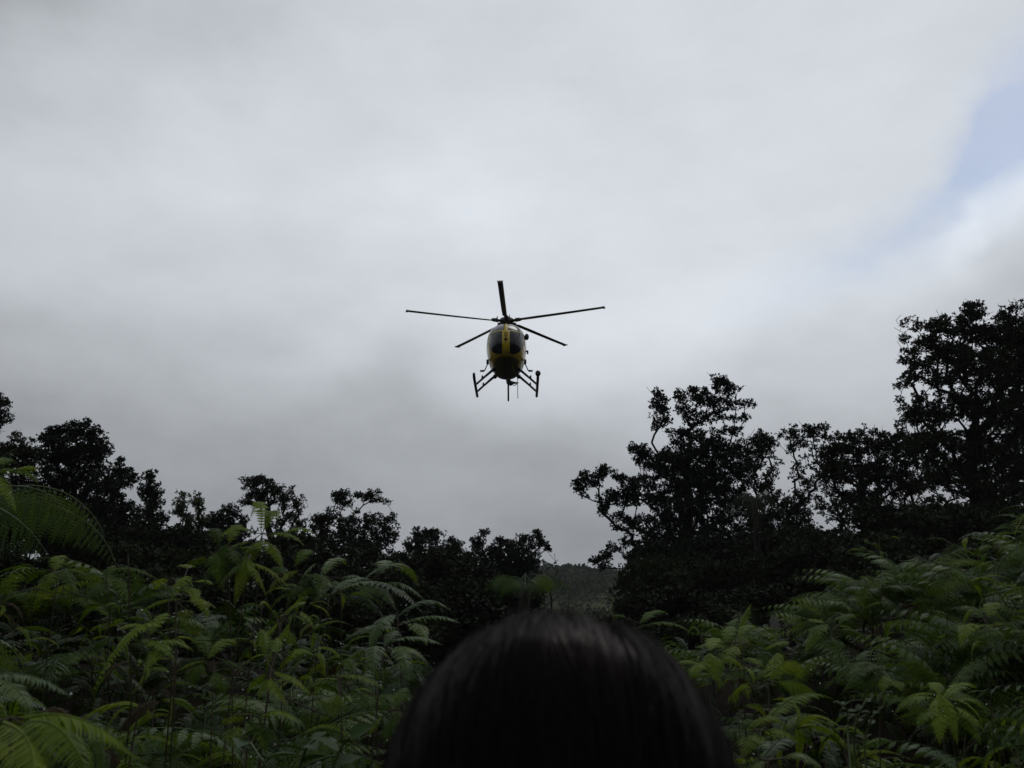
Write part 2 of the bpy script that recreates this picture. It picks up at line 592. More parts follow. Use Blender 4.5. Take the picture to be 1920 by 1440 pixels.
def tree(name, label, base_px, D, blobs, mat='tree', dens=1.0, leaf_px=8.0, per_tuft=7, depth=1.0, trunk_r=None,
         top=None, group=None, cat='tree', bare=(), clump=11, gap=0.0, twigs=0.48):
    """blobs: (px, py, rx, ry, density) masses of foliage at the depth of the tree; bare: pixels where leafless limbs end."""
    global TREE_N
    TREE_N += 1
    rg = np.random.default_rng(100 + TREE_N)
    mpp = D / FPX
    leaf_px *= 0.64
    cl, tu, cidx = [], [], []
    for (px, py, rx, ry, dn) in blobs:
        c0 = at(px, py, D + rg.normal() * 0.25 * depth * min(rx, 70) * mpp)
        area = math.pi * rx * ry
        nt = max(8, int(area * dn * dens / (LEAF_K * leaf_px * leaf_px)))
        nc = max(2, int(nt / clump))
        w = rg.normal(size=(nc, 3))
        w = norm(w) * (rg.uniform(0, 1, (nc, 1)) ** 0.42)
        rz = min(0.5 * (rx + ry), 60) * 1.2 * depth
        cc = c0 + (RGT * w[:, :1] * rx + UPV * w[:, 1:2] * ry + FWD * w[:, 2:] * rz) * mpp
        cl.append(cc)
        k = rg.integers(0, nc, nt)
        off = norm(rg.normal(size=(nt, 3))) * (rg.uniform(0.15, 1, (nt, 1)) ** 0.6) * (2.1 * leaf_px * mpp)
        off[:, 2] = off[:, 2] * 0.75 + 0.25 * leaf_px * mpp
        tu.append(cc[k] + off)
        cidx.append(k + sum(len(q) for q in cl[:-1]))
    cl = np.concatenate(cl)
    tu = np.concatenate(tu)
    cidx = np.concatenate(cidx)
    b = at(base_px, 1140, D)
    b[2] = float(ground_z(b[0], b[1])) - 0.1
    if top is None:
        cen = cl.mean(axis=0)
        tp = cen + np.array([0, 0, 0.25 * (cl[:, 2].max() - cen[2])])
    else:
        tp = at(top[0], top[1], D)
    bt = np.array([at(x, y, D + rg.normal() * 15 * mpp) for x, y in bare]) if len(bare) else np.zeros((0, 3))
    tg = np.concatenate([cl, bt]) if len(bt) else cl
    P, par, ends = grow(b, tp, tg, rg)
    # pipe-model radii
    load = np.zeros(len(P))
    cnt = np.bincount(cidx, minlength=len(cl))
    for j, e in enumerate(ends):
        load[e] += (cnt[j] + 2) if j < len(cl) else 4
    for i in range(len(P) - 1, 0, -1):
        load[par[i]] += load[i]
    tot = max(load[0], 1)
    r0 = 0.7 * trunk_r if trunk_r else 0.018 * np.linalg.norm(tp - b) + 0.05
    rad = np.maximum(r0 * (np.maximum(load, 2) / tot) ** 0.55, 0.40 * mpp)
    root = thing(name, label, cat, tuple(b), group)
    bl = b
    A = Acc()
    i = np.arange(1, len(P))
    i = i[load[i] > 0]
    A.add(*tubes(P[par[i]] - bl, P[i] - bl, np.minimum(rad[par[i]], rad[i] * 1.35), rad[i], 4))
    nodes = P[ends[cidx]]
    tw = rg.uniform(size=len(tu)) < twigs
    if tw.any():
        ext = 1 + (rg.uniform(size=tw.sum()) < .12) * rg.uniform(.4, 1.6, tw.sum())       # a few bare twigs stick out
        A.add(*tubes(nodes[tw] - bl, nodes[tw] + (tu[tw] - nodes[tw]) * ext[:, None] - bl, 0.5 * mpp, 0.28 * mpp, 3))
    link('trunk', A.mesh('trunk', 'bark'), root)
    # rosettes of leaves
    n = len(tu)
    out = norm(norm(tu - nodes) + np.array([0, 0, 0.5]) + rg.normal(size=(n, 3)) * 0.25)
    d = out[:, None] * rg.uniform(-0.1, 0.9, (n, per_tuft, 1)) + norm(rg.normal(size=(n, per_tuft, 3))) * 0.9
    base = np.repeat(tu - bl, per_tuft, axis=0)
    ll = leaf_px * mpp * rg.uniform(0.6, 1.15, n * per_tuft)
    keep = rg.uniform(size=n * per_tuft) > gap
    V, F = leaf_cards(base[keep], d.reshape(-1, 3)[keep], ll[keep], ll[keep] * 0.52, rg)
    link('crown', mesh_np('crown', V, [F], mat), root)
    return root


# --- left side, from the edge of the photograph inwards
tree('forest_tree', 'dark tree with a drooping top cut by the left edge of the photo', -40, 21,
     [(-6, 768, 24, 30, 1), (8, 795, 10, 22, .5), (-50, 800, 45, 50, 1), (42, 838, 28, 30, .8), (10, 860, 40, 30, 1), (-30, 880, 70, 60, 1), (60, 880, 30, 40, .8), (25, 945, 70, 50, 1)],
     leaf_px=7)
tree('forest_tree', 'tall dense dark tree with a broad flat-topped crown, leftmost in the left treeline', 150, 22,
     [(104, 812, 30, 20, 1), (150, 812, 40, 22, 1), (95, 835, 22, 28, .8), (140, 845, 60, 34, 1.1), (180, 862, 28, 40, 1), (120, 895, 62, 45, 1), (180, 915, 40, 40, .8), (110, 950, 70, 50, 1),
      (185, 970, 40, 50, 1), (130, 1010, 90, 40, 1.2)], leaf_px=8)
tree('forest_tree', 'small round-topped dark tree beside the tall flat-topped one', 225, 23,
     [(222, 880, 20, 17, 1), (238, 898, 17, 22, .9), (215, 905, 22, 20, 1), (210, 960, 40, 40, 1), (245, 975, 20, 40, .9), (225, 1020, 50, 40, 1.2)], leaf_px=8)
tree('forest_tree', 'narrow conical dark tree between two rounder trees', 282, 23,
     [(277, 890, 9, 14, 1), (280, 912, 18, 18, 1), (284, 942, 24, 25, 1), (285, 975, 30, 28, 1), (280, 1015, 42, 40, 1.2)], leaf_px=7)
tree('forest_tree', 'thin pale green tree with a small airy crown', 352, 24,
     [(340, 940, 16, 14, .9), (368, 942, 18, 16, .9), (335, 962, 15, 20, .8), (378, 965, 9, 20, .6), (355, 978, 30, 18, .7), (352, 1005, 35, 20, 1)], mat='tree_light', leaf_px=8, gap=0.25)
tree('forest_tree', 'low bushy dark tree under the airy pale one', 420, 25,
     [(428, 962, 26, 16, 1), (395, 978, 26, 16, 1), (430, 990, 52, 25, 1.1), (345, 1020, 50, 25, 1.2), (420, 1030, 80, 30, 1.2)], leaf_px=7)
tree('forest_tree', 'spreading umbrella-shaped tree with a visible bare stem', 500, 25,
     [(472, 903, 20, 12, .9), (495, 902, 22, 13, 1), (470, 922, 20, 14, .8), (505, 920, 26, 15, 1), (535, 922, 20, 14, .7), (460, 940, 16, 12, .8), (488, 938, 20, 12, .9), (530, 940, 26, 12, .8),
      (556, 940, 16, 14, .5), (545, 965, 24, 16, .8), (560, 985, 16, 14, .7), (520, 985, 22, 14, .6)], leaf_px=6, trunk_r=0.16, top=(502, 950), gap=0.1, bare=[(572, 938), (578, 950), (582, 962)])
tree('forest_tree', 'tree with a ring of leafy branch tips and a gap of sky inside', 670, 26,
     [(634, 934, 17, 12, 1), (655, 930, 17, 10, .9), (648, 948, 16, 10, .8), (685, 928, 16, 11, 1), (705, 934, 15, 12, .9), (722, 945, 10, 8, .4), (668, 962, 12, 6, .5),
      (614, 970, 28, 18, .8), (600, 990, 24, 24, .9), (655, 985, 30, 16, 1), (700, 978, 30, 14, 1), (733, 974, 12, 10, .9), (725, 1000, 25, 20, 1), (670, 1015, 70, 26, 1.2), (600, 1030, 40, 30, 1.1), (665, 1055, 90, 28, 1.2)],
     leaf_px=6, trunk_r=0.18, bare=[(735, 958), (741, 965)])
tree('forest_tree', 'low rounded dark tree with two blunt humps', 810, 28,
     [(785, 1003, 20, 12, 1), (812, 1002, 20, 11, 1), (790, 1020, 36, 16, 1.1), (850, 1024, 20, 14, 1), (835, 1035, 36, 18, 1), (790, 1050, 50, 24, 1.2), (860, 1055, 36, 22, 1.1), (820, 1080, 70, 30, 1.2)],
     leaf_px=6)
tree('forest_tree', 'dark spreading tree with bare twigs at its right tip, beside the valley gap', 970, 30,
     [(905, 1008, 14, 12, .9), (896, 1025, 18, 16, .9), (945, 1017, 28, 10, 1), (985, 1010, 20, 10, .9), (1008, 1001, 9, 9, 1), (1012, 1012, 10, 8, .8), (960, 1032, 50, 15, 1.2), (1018, 1026, 18, 12, .9),
      (930, 1050, 55, 22, 1.1), (985, 1052, 38, 20, 1.2), (950, 1080, 70, 26, 1.2)],
     leaf_px=6, trunk_r=0.22, bare=[(1040, 1038), (1048, 1050), (1036, 1046), (1045, 1060), (1030, 1040), (1051, 1062), (1028, 1060)])
# --- right side
tree('forest_tree', 'big many-branched dark tree with a long leafy arm reaching left over the valley', 1290, 30,
     [(1352, 716, 20, 14, 1), (1356, 734, 28, 15, .9), (1233, 738, 14, 12, .9), (1226, 758, 12, 14, .8), (1243, 762, 16, 16, .9), (1240, 785, 20, 14, 1), (1236, 800, 12, 8, .5),
      (1278, 742, 18, 12, .8), (1305, 738, 22, 14, .9), (1325, 752, 28, 18, .9), (1290, 768, 30, 16, .7), (1350, 762, 30, 16, .8), (1385, 756, 16, 10, .9), (1405, 756, 9, 7, 1), (1398, 783, 8, 6, 1), (1375, 785, 24, 12, .5),
      (1330, 785, 34, 14, .55), (1290, 795, 24, 14, .5), (1375, 808, 16, 9, .9), (1345, 808, 20, 10, .6),
      (1285, 820, 42, 16, 1.1), (1330, 832, 40, 18, 1), (1390, 832, 26, 12, .6), (1280, 850, 52, 22, 1.3), (1350, 852, 50, 20, 1.2),
      (1190, 842, 12, 12, 1), (1206, 852, 24, 14, 1), (1225, 868, 36, 20, 1.2),
      (1135, 884, 18, 10, 1.2), (1112, 892, 26, 10, 1.2), (1085, 908, 17, 14, 1.2), (1112, 906, 20, 10, 1), (1092, 925, 10, 8, .8), (1158, 895, 16, 16, .6), (1180, 905, 22, 18, .8),
      (1128, 955, 16, 14, 1), (1145, 935, 24, 14, 1.1), (1175, 935, 28, 18, 1.2), (1205, 920, 36, 28, 1), (1168, 972, 26, 16, .6), (1155, 992, 14, 10, .6), (1190, 985, 26, 20, .9),
      (1133, 1040, 12, 12, 1.3), (1122, 1053, 11, 9, 1.2), (1132, 1062, 8, 6, 1), (1155, 1032, 18, 12, .8), (1180, 1018, 20, 16, .8), (1195, 1040, 20, 14, .9),
      (1280, 890, 62, 40, 1.3), (1350, 895, 58, 36, 1.2), (1270, 945, 66, 40, 1.2), (1355, 945, 66, 38, 1), (1260, 1005, 70, 40, 1.3), (1350, 1010, 80, 40, 1.3), (1425, 965, 36, 40, 1.0), (1250, 1050, 80, 34, 1.2), (1370, 1050, 90, 34, 1.2)],
     leaf_px=7.5, trunk_r=0.42, top=(1290, 860), dens=.92, bare=[(1212, 725), (1262, 735), (1415, 805), (1408, 815), (1222, 830), (1216, 838), (1400, 822)])
tree('forest_tree', 'open dark tree with forked bare limbs against the sky, right of the biggest tree', 1478, 29,
     [(1428, 822, 20, 14, 1), (1440, 836, 18, 14, .9), (1415, 845, 22, 18, 1), (1400, 870, 26, 24, 1), (1470, 818, 10, 8, .7), (1487, 806, 9, 8, 1), (1492, 825, 14, 14, .9), (1484, 845, 12, 14, .6),
      (1520, 805, 16, 10, 1), (1545, 804, 12, 10, 1), (1530, 820, 20, 12, .9), (1515, 838, 14, 14, .5), (1425, 905, 30, 20, .8), (1520, 915, 16, 18, .5), (1550, 870, 14, 25, .7), (1500, 950, 30, 30, .9), (1440, 985, 40, 30, 1), (1500, 1010, 50, 35, 1), (1448, 880, 18, 30, .32), (1500, 885, 24, 36, .32), (1470, 945, 36, 32, .55), (1425, 860, 16, 20, .5), (1535, 850, 12, 24, .4)],
     leaf_px=7, trunk_r=0.19, top=(1476, 985), clump=8, bare=[(1498, 790), (1462, 835), (1455, 855), (1508, 850), (1520, 870), (1470, 845), (1436, 900), (1448, 880), (1465, 815), (1478, 825), (1500, 835), (1512, 825), (1442, 860), (1530, 855), (1492, 858), (1540, 840), (1484, 800)])
tree('forest_tree', 'wide flat-topped dark tree filling the treeline in front of the tallest tree', 1610, 27,
     [(1572, 822, 12, 12, 1), (1592, 820, 16, 10, 1), (1622, 808, 5, 6, 1), (1636, 806, 7, 8, 1), (1612, 814, 12, 7, 1), (1660, 818, 16, 12, 1), (1690, 820, 20, 14, 1), (1570, 850, 30, 22, 1.1), (1620, 840, 50, 18, 1.3), (1680, 850, 46, 26, 1.3),
      (1560, 890, 40, 30, 1.1), (1620, 885, 60, 30, 1.3), (1690, 900, 60, 36, 1.2), (1560, 940, 34, 30, .8), (1620, 935, 50, 26, 1.1), (1690, 960, 40, 30, .7), (1580, 985, 34, 24, .7), (1640, 1000, 40, 24, .7), (1600, 1030, 60, 26, 1)],
     leaf_px=7.5, trunk_r=0.30, bare=[(1640, 796), (1676, 800)])
tree('forest_tree', 'tallest dark tree at the right edge with a small rounded tuft on top', 1850, 24,
     [(1818, 574, 15, 12, 1.1), (1822, 592, 24, 14, 1.1), (1800, 600, 14, 12, .8), (1700, 598, 14, 10, .35), (1718, 612, 18, 12, .4), (1708, 630, 18, 10, .35), (1745, 608, 16, 12, .9), (1765, 600, 14, 10, .7),
      (1780, 618, 26, 16, 1), (1740, 640, 26, 20, .9), (1820, 625, 34, 22, 1.2), (1880, 592, 18, 16, .6), (1905, 600, 24, 20, .9), (1895, 575, 12, 8, .3), (1915, 570, 10, 10, .3), (1870, 630, 40, 26, 1.2), (1920, 650, 40, 40, 1.1), (1960, 640, 50, 50, 1),
      (1712, 660, 22, 12, .8), (1698, 676, 12, 10, .7), (1730, 682, 24, 14, .9), (1715, 708, 24, 14, .8), (1695, 722, 12, 12, .6), (1780, 665, 46, 30, 1.2), (1760, 712, 34, 20, .9), (1850, 690, 70, 44, 1.3), (1930, 720, 50, 60, 1.1),
      (1688, 750, 10, 8, .5), (1705, 765, 16, 12, .7), (1725, 748, 18, 12, .8), (1740, 780, 44, 22, 1.2), (1695, 790, 14, 10, .8), (1800, 760, 46, 34, .9), (1870, 770, 60, 44, 1), (1940, 800, 50, 50, 1),
      (1745, 830, 50, 30, 1.3), (1820, 840, 46, 40, 1), (1890, 860, 60, 50, 1.1), (1760, 890, 50, 34, 1.1), (1830, 910, 50, 34, .9), (1910, 930, 60, 50, 1.1), (1760, 950, 44, 26, .55), (1840, 970, 50, 34, .9)],
     leaf_px=8, trunk_r=0.42, top=(1830, 720), dens=1.25, bare=[(1680, 600), (1676, 614), (1690, 590), (1755, 580), (1760, 590), (1765, 584), (1890, 562), (1900, 560), (1912, 562), (1680, 800), (1678, 758), (1682, 640)])

# --- dark shrubs of the understorey that close the foot of both treelines
SHR = [
    (60, 1010, 15, 110, 60), (200, 1060, 15, 110, 50), (330, 1075, 16, 100, 50), (450, 1080, 17, 110, 45), (580, 1085, 17, 100, 50), (700, 1105, 18, 100, 45),
    (830, 1115, 19, 90, 35), (920, 1120, 20, 80, 30), (990, 1125, 22, 46, 26), (760, 1150, 14, 110, 40), (900, 1160, 13, 100, 30),
    (40, 1080, 12, 90, 50), (160, 1130, 12, 90, 50), (290, 1120, 12, 90, 50), (400, 1130, 13, 90, 50), (520, 1130, 13, 90, 50), (640, 1140, 13, 90, 45),
    (560, 1050, 20, 90, 45), (380, 1050, 20, 90, 45), (700, 1070, 22, 90, 40), (860, 1090, 24, 80, 35), (250, 1030, 20, 90, 50), (100, 980, 19, 90, 50),
    (1180, 1150, 20, 40, 30), (1290, 1090, 26, 80, 45), (1390, 1090, 26, 80, 45), (1580, 1080, 24, 90, 40), (1820, 1000, 22, 90, 50), (1560, 1110, 16, 90, 45), (1690, 1090, 15, 90, 45), (1830, 1060, 15, 90, 50),
    (680, 1215, 13, 90, 60), (800, 1215, 14, 90, 60), (900, 1215, 15, 80, 60), (1000, 1200, 15, 60, 50), (560, 1215, 12, 80, 60), (430, 1210, 11, 80, 60), (300, 1200, 10.5, 80, 60), (170, 1190, 10.5, 80, 60), (40, 1170, 10.5, 80, 60),
    (1180, 1210, 16, 60, 45), (1270, 1200, 15, 70, 45), (1370, 1190, 14.5, 80, 45),
    (1200, 1085, 25, 50, 40), (1450, 1040, 24, 80, 50), (1540, 1030, 24, 80, 45), (1650, 1010, 23, 90, 45), (1750, 990, 22, 90, 45), (1330, 1050, 27, 90, 50),
    (1235, 1100, 22, 70, 50), (1330, 1095, 23, 80, 50), (1430, 1090, 22, 80, 55), (1530, 1070, 21, 80, 50), (1640, 1050, 20, 90, 50), (1760, 1020, 20, 90, 50), (1880, 1000, 19, 90, 60), (1270, 1140, 18, 100, 30), (1420, 1140, 17, 110, 34), (1190, 1110, 24, 34, 36),
]
PROTO = []
for n_, (px, py, D, rx, ry) in enumerate(SHR):
    rg_ = np.random.default_rng(int(px * 7 + py))
    side = 'left' if px < 1000 else 'right'
    lab = 'dark leafy shrub in the black understorey below the %s treeline' % side
    grp = 'understorey shrubs of the %s treeline' % side
    c = at(px, py, D)
    if n_ < 7:
        bl = [(px + rg_.normal() * rx * .5, py + rg_.normal() * ry * .35, rx * rg_.uniform(.35, .6), ry * rg_.uniform(.4, .6), 1.05) for _ in range(7)]
        t = tree('understorey_shrub', lab, px, D, bl, leaf_px=15.0, trunk_r=0.07, twigs=0.0, per_tuft=7, clump=6, group=grp, cat='shrub', top=(px, py + 10))
        PROTO.append((t, c - np.array(t.location), rx * D))
        continue
    t0, off, size = PROTO[rg_.integers(len(PROTO))]
    t = t0.copy()
    col.objects.link(t)
    f = 1.2 * rx * D / size
    a = rg_.uniform(0, 6.28)
    fz = f * min(1.35, max(.75, (ry / rx) / .55))
    o_ = np.array([(off[0] * math.cos(a) - off[1] * math.sin(a)) * f, (off[0] * math.sin(a) + off[1] * math.cos(a)) * f, off[2] * fz])
    t.scale = (f, f, fz)
    t.rotation_euler = (0, 0, a)
    t.location = c - o_
    t['label'], t['group'] = lab, grp
    for ch in list(t0.children):
        k_ = ch.copy()
        col.objects.link(k_)
        k_.parent = t


# ------------------------------------------------------------------ ferns
# leaflet templates: x outwards 0..1, y along the stem -0.5..0.5, z lift
LEAFLET = (np.array([[0, -.5, 0], [0, .5, 0], [.55, .46, .03], [1, .22, -.10], [.6, -.34, .03]]), [np.array([[0, 4, 3, 2, 1]])])
LONGLET = (np.array([[0, -.32, 0], [0, .32, 0], [.35, .42, .05], [.75, .30, -.04], [1, 0, -.26], [.72, -.30, -.04], [.35, -.42, .05]]),
           [np.array([[0, 6, 2, 1], [6, 5, 3, 2]]), np.array([[5, 4, 3]])])


def stem_frames(P, up):
    T = norm(np.gradient(P, axis=0))
    S = norm(np.cross(T, np.broadcast_to(up, T.shape)))
    N = np.cross(S, T)
    return T, S, N


def pinnate(P, tpl, length, width, ang=25.0, droop=12.0, up=(0, 0, 1.0), start=0.03, rg=None, A=None, rach=0.0016, prof=None, jit=0.05, curl=0.0):
    """Stamp leaflets of template tpl on both sides of the stem P (n,3); one pair per point."""
    A = A or Acc()
    n = len(P)
    rg = rg or np.random.default_rng(1)
    T, S, N = stem_frames(P, np.array(up, float))
    t = np.linspace(0, 1, n)
    pr = prof(t) if prof else np.minimum(1, (t / 0.32) ** 0.6) * np.clip((1.02 - t) / 0.60, 0, 1) ** 0.8
    TV, TF = tpl
    sel = t > start
    for s in (-1, 1):
        a = np.radians(ang + rg.normal(size=n) * 4 + 14 * t)[:, None]
        d = np.radians(droop + rg.normal(size=n) * 5 + curl * t)[:, None]
        O = (s * S * np.cos(a) + T * np.sin(a)) * np.cos(d) - N * np.sin(d)
        Y = norm(T - O * np.sum(T * O, axis=1, keepdims=True))
        Z = np.cross(O, Y) * s
        L = (length * pr * (1 + rg.normal(size=n) * jit))[:, None, None]
        wd = width if np.ndim(width) else np.full(n, width)
        wd = (wd * np.minimum(1, 0.35 + pr))[:, None, None]
        V = P[:, None] + TV[None, :, 0:1] * L * O[:, None] + TV[None, :, 1:2] * wd * Y[:, None] + TV[None, :, 2:3] * L * Z[:, None]
        V = V[sel]
        m = len(V)
        k = len(TV)
        A.add(V.reshape(-1, 3), [((np.arange(m) * k)[:, None, None] + f[None]).reshape(-1, f.shape[1]) for f in TF])
    A.add(*tubes(P[:-1], P[1:], rach * (1.2 - t[:-1]), rach * (1.2 - t[1:]), 3))
    return A


def blade(P0, P1, P2, n=30, w=0.03, rg=None, A=None, fill=0.98, **kw):
    """Comb-cut fern blade along a curve; w is the half width."""
    P = bez(np.array(P0, float), np.array(P1, float), np.array(P2, float), n)
    ds = np.linalg.norm(np.diff(P, axis=0), axis=1).mean()
    return pinnate(P, LEAFLET, w, ds * fill, rg=rg, A=A, **kw)


def make_template(n, w, fill=0.9):
    A = Acc()
    P = bez(np.array([0, 0, 0.]), np.array([.55, 0, .05]), np.array([1, 0, -.12]), n)
    TV = np.array([[0, -.5, 0], [0, .5, 0], [1, .2, -.05], [.8, -.3, 0]])
    pinnate(P, (TV, [np.array([[0, 3, 2, 1]])]), w, 1.0 / n * fill, ang=20, droop=5, A=A, rach=0.006, rg=np.random.default_rng(5))
    V = np.concatenate(A.V)
    F = [np.concatenate(f) for f in A.P.values()]
    return V, F


LACE = make_template(12, 0.16)
LACE_FINE = make_template(16, 0.12, 0.62)
LACE_OPEN = make_template(13, 0.115, 0.50)


def lacy(P0, P1, P2, n=18, w=0.12, rg=None, A=None, tpl=None, **kw):
    P = bez(np.array(P0, float), np.array(P1, float), np.array(P2, float), n)
    kw.setdefault('rach', 0.003)
    # pinna templates keep their own proportions: width axis scaled like the length axis
    pr = lambda t: np.minimum(1, (t / 0.25) ** 0.6) * np.clip((1.03 - t) / 0.7, 0, 1) ** 0.7
    t = np.linspace(0, 1, n)
    return pinnate(P, tpl or LACE, w, w * pr(t) / np.minimum(1, 0.35 + pr(t)), rg=rg, A=A, prof=pr, **kw)


# shared frond meshes: stem at the origin, growing along +x and arching over
def uluhe_mesh(k, mat='fern'):
    rg = np.random.default_rng(40 + k)
    dr = rg.uniform(0.25, 0.75)
    A = blade((0, 0, 0), (.55, rg.normal() * .10, .30 * (1 - dr * .3)), (1 - .25 * dr, rg.normal() * .18, -.62 * dr), n=30, w=0.105 * rg.uniform(.85, 1.15),
              rg=rg, ang=18, droop=rg.uniform(5, 28), rach=0.007)
    return A.mesh('forked_fern_blade', mat)


def uluhe_low(k):
    rg = np.random.default_rng(40 + k)
    dr = rg.uniform(0.25, 0.75)
    A = blade((0, 0, 0), (.5, rg.normal() * .08, .22), (1 - .25 * dr, rg.normal() * .18, -.62 * dr), n=14, w=0.13, rg=rg, ang=18, droop=15, rach=0.007)
    return A.V[0].tolist() and np.concatenate(A.V[:2]), [A.P[5][0], A.P[5][1]]


def comb_mesh(k, mat='fern'):
    rg = np.random.default_rng(70 + k)
    P = bez(np.array([0, 0, 0.]), np.array([.5, rg.normal() * .05, .38]), np.array([.95, rg.normal() * .1, -.1 - .2 * rg.uniform()]), 22)
    A = pinnate(P, LONGLET, 0.27, 0.034, ang=28, droop=22, curl=25, rg=rg, rach=0.006, jit=0.08)
    return A.mesh('comb_fern_frond', mat)


def lace_mesh(k):
    rg = np.random.default_rng(90 + k)
    A = lacy((0, 0, 0), (.55, rg.normal() * .08, .34), (1, rg.normal() * .1, -.16 - .25 * rg.uniform()), n=16, w=0.30, rg=rg, ang=24, droop=14, curl=14, rach=0.007)
    return A.mesh('lacy_fern_frond', 'fern_pale')


ULUHE = [uluhe_mesh(k) for k in range(14)]
DEAD = [uluhe_mesh(k, 'dead') for k in range(3)]
COMB = [comb_mesh(k) for k in range(4)]
COMBY = [comb_mesh(k, 'fern_young') for k in range(2)]
LACY = [lace_mesh(k) for k in range(4)]
A = Acc()
A.add(*polytube(bez(np.array([0, 0, 0.]), np.array([.02, .01, .5]), np.array([0, 0, 1.]), 6), np.linspace(0.0032, 0.002, 6), 5))
STEM = A.mesh('fern_stem', 'stalk')


def mtx(loc, yaw, pitch, roll, s):
    return Matrix.Translation(loc) @ Matrix.Rotation(yaw, 4, 'Z') @ Matrix.Rotation(-pitch, 4, 'Y') @ Matrix.Rotation(roll, 4, 'X') @ Matrix.Diagonal((s, s, s, 1))


def fern_plant(x, y, kind, h, label, group, rg, size=1.0):
    z = float(ground_z(x, y))
    root = thing({'forked': 'forked_fern', 'comb': 'comb_fern', 'lacy': 'lacy_fern'}[kind], label, 'fern', (x, y, z), group)
    lean = rg.normal(size=2) * 0.10
    if kind == 'forked':
        tw = Acc()
        tw.add(*polytube(np.array([[0, 0, -.03], [lean[0] * .45, lean[1] * .45, h * .5], [lean[0], lean[1], h]]), np.array([.003, .0025, .0018]), 4))
        for f_ in range(rg.integers(4, 8)):
            hf = h * (1.0 if f_ == 0 else rg.uniform(.5, 1.02))
            yaw0 = rg.uniform(0, 6.28)
            p0 = np.array([lean[0] * .9 * hf / h, lean[1] * .9 * hf / h, hf * .9])
            p = p0 + np.array([math.cos(yaw0), math.sin(yaw0), 0]) * rg.uniform(.02, .20) + np.array([0, 0, hf * .1])
            tw.add(*tubes(p0[None], p[None], .0016, .0014, 3))
            for k in range(rg.integers(2, 5)):
                o = link('frond', ULUHE[rg.integers(len(ULUHE))] if rg.uniform() > .05 else DEAD[rg.integers(len(DEAD))], root)
                yaw = yaw0 + (k - 1) * rg.uniform(.5, .95) + rg.normal() * .25
                o.matrix_local = mtx(tuple(p), yaw, rg.normal() * 0.30 - 0.05, rg.normal() * 0.4, size * rg.uniform(0.13, 0.30))
        link('stem', tw.mesh('stem', 'stalk'), root)
    else:
        ms = {'comb': COMB, 'lacy': LACY}[kind]
        nb = rg.integers(6, 10)
        y0 = rg.uniform(0, 6.28)
        for k in range(nb):
            o = link('frond', ms[rg.integers(len(ms))], root)
            yaw = y0 + k * 6.283 / nb + rg.normal() * 0.3
            o.matrix_local = mtx((0, 0, h * 0.45), yaw, rg.uniform(0.45, 0.95), rg.normal() * 0.2, size * h * rg.uniform(0.6, 0.95))
        st = link('stem', STEM, root)
        st.matrix_local = Matrix.Diagonal((2.2, 2.2, h * 0.46, 1))
    return root


def spread(n, sampler, mind, rg):
    pts = []
    tries = 0
    while len(pts) < n and tries < n * 60:
        tries += 1
        p = sampler(rg)
        if p is None or mound(*p) < rg.uniform(0.22, 0.66):
            continue
        if all((p[0] - q[0]) ** 2 + (p[1] - q[1]) ** 2 > (mind * (0.6 + 0.12 * p[1])) ** 2 for q in pts):
            pts.append(p)
    return pts


def samp_right(rg):
    y = rg.uniform(1.5, 9.2) if rg.uniform() < .7 else rg.uniform(1.5, 4)
    x = rg.uniform(0.62, 0.66 * y + 0.55)
    return (x, y) if x > 0.55 + 0.02 * y else None


def samp_left(rg):
    y = rg.uniform(1.5, 6.8) if rg.uniform() < .7 else rg.uniform(1.4, 3.5)
    x = -rg.uniform(0.42, 0.66 * y + 0.5)
    return (x, y) if x < -0.38 - 0.01 * y else None


MC = np.array([(x, y, rr, hh) for x, y, rr, hh in zip(np.random.default_rng(61).uniform(-6, 6.5, 110), np.random.default_rng(62).uniform(1.3, 9.3, 110),
                                                      np.random.default_rng(63).uniform(.28, .6, 110), np.random.default_rng(64).uniform(.55, 1.0, 110))])


def mound(x, y):
    """0..1: how much the ferns pile up at a place."""
    return float(np.minimum(1, np.max(MC[:, 3] * np.exp(-((MC[:, 0] - x) ** 2 + (MC[:, 1] - y) ** 2) / MC[:, 2] ** 2))))


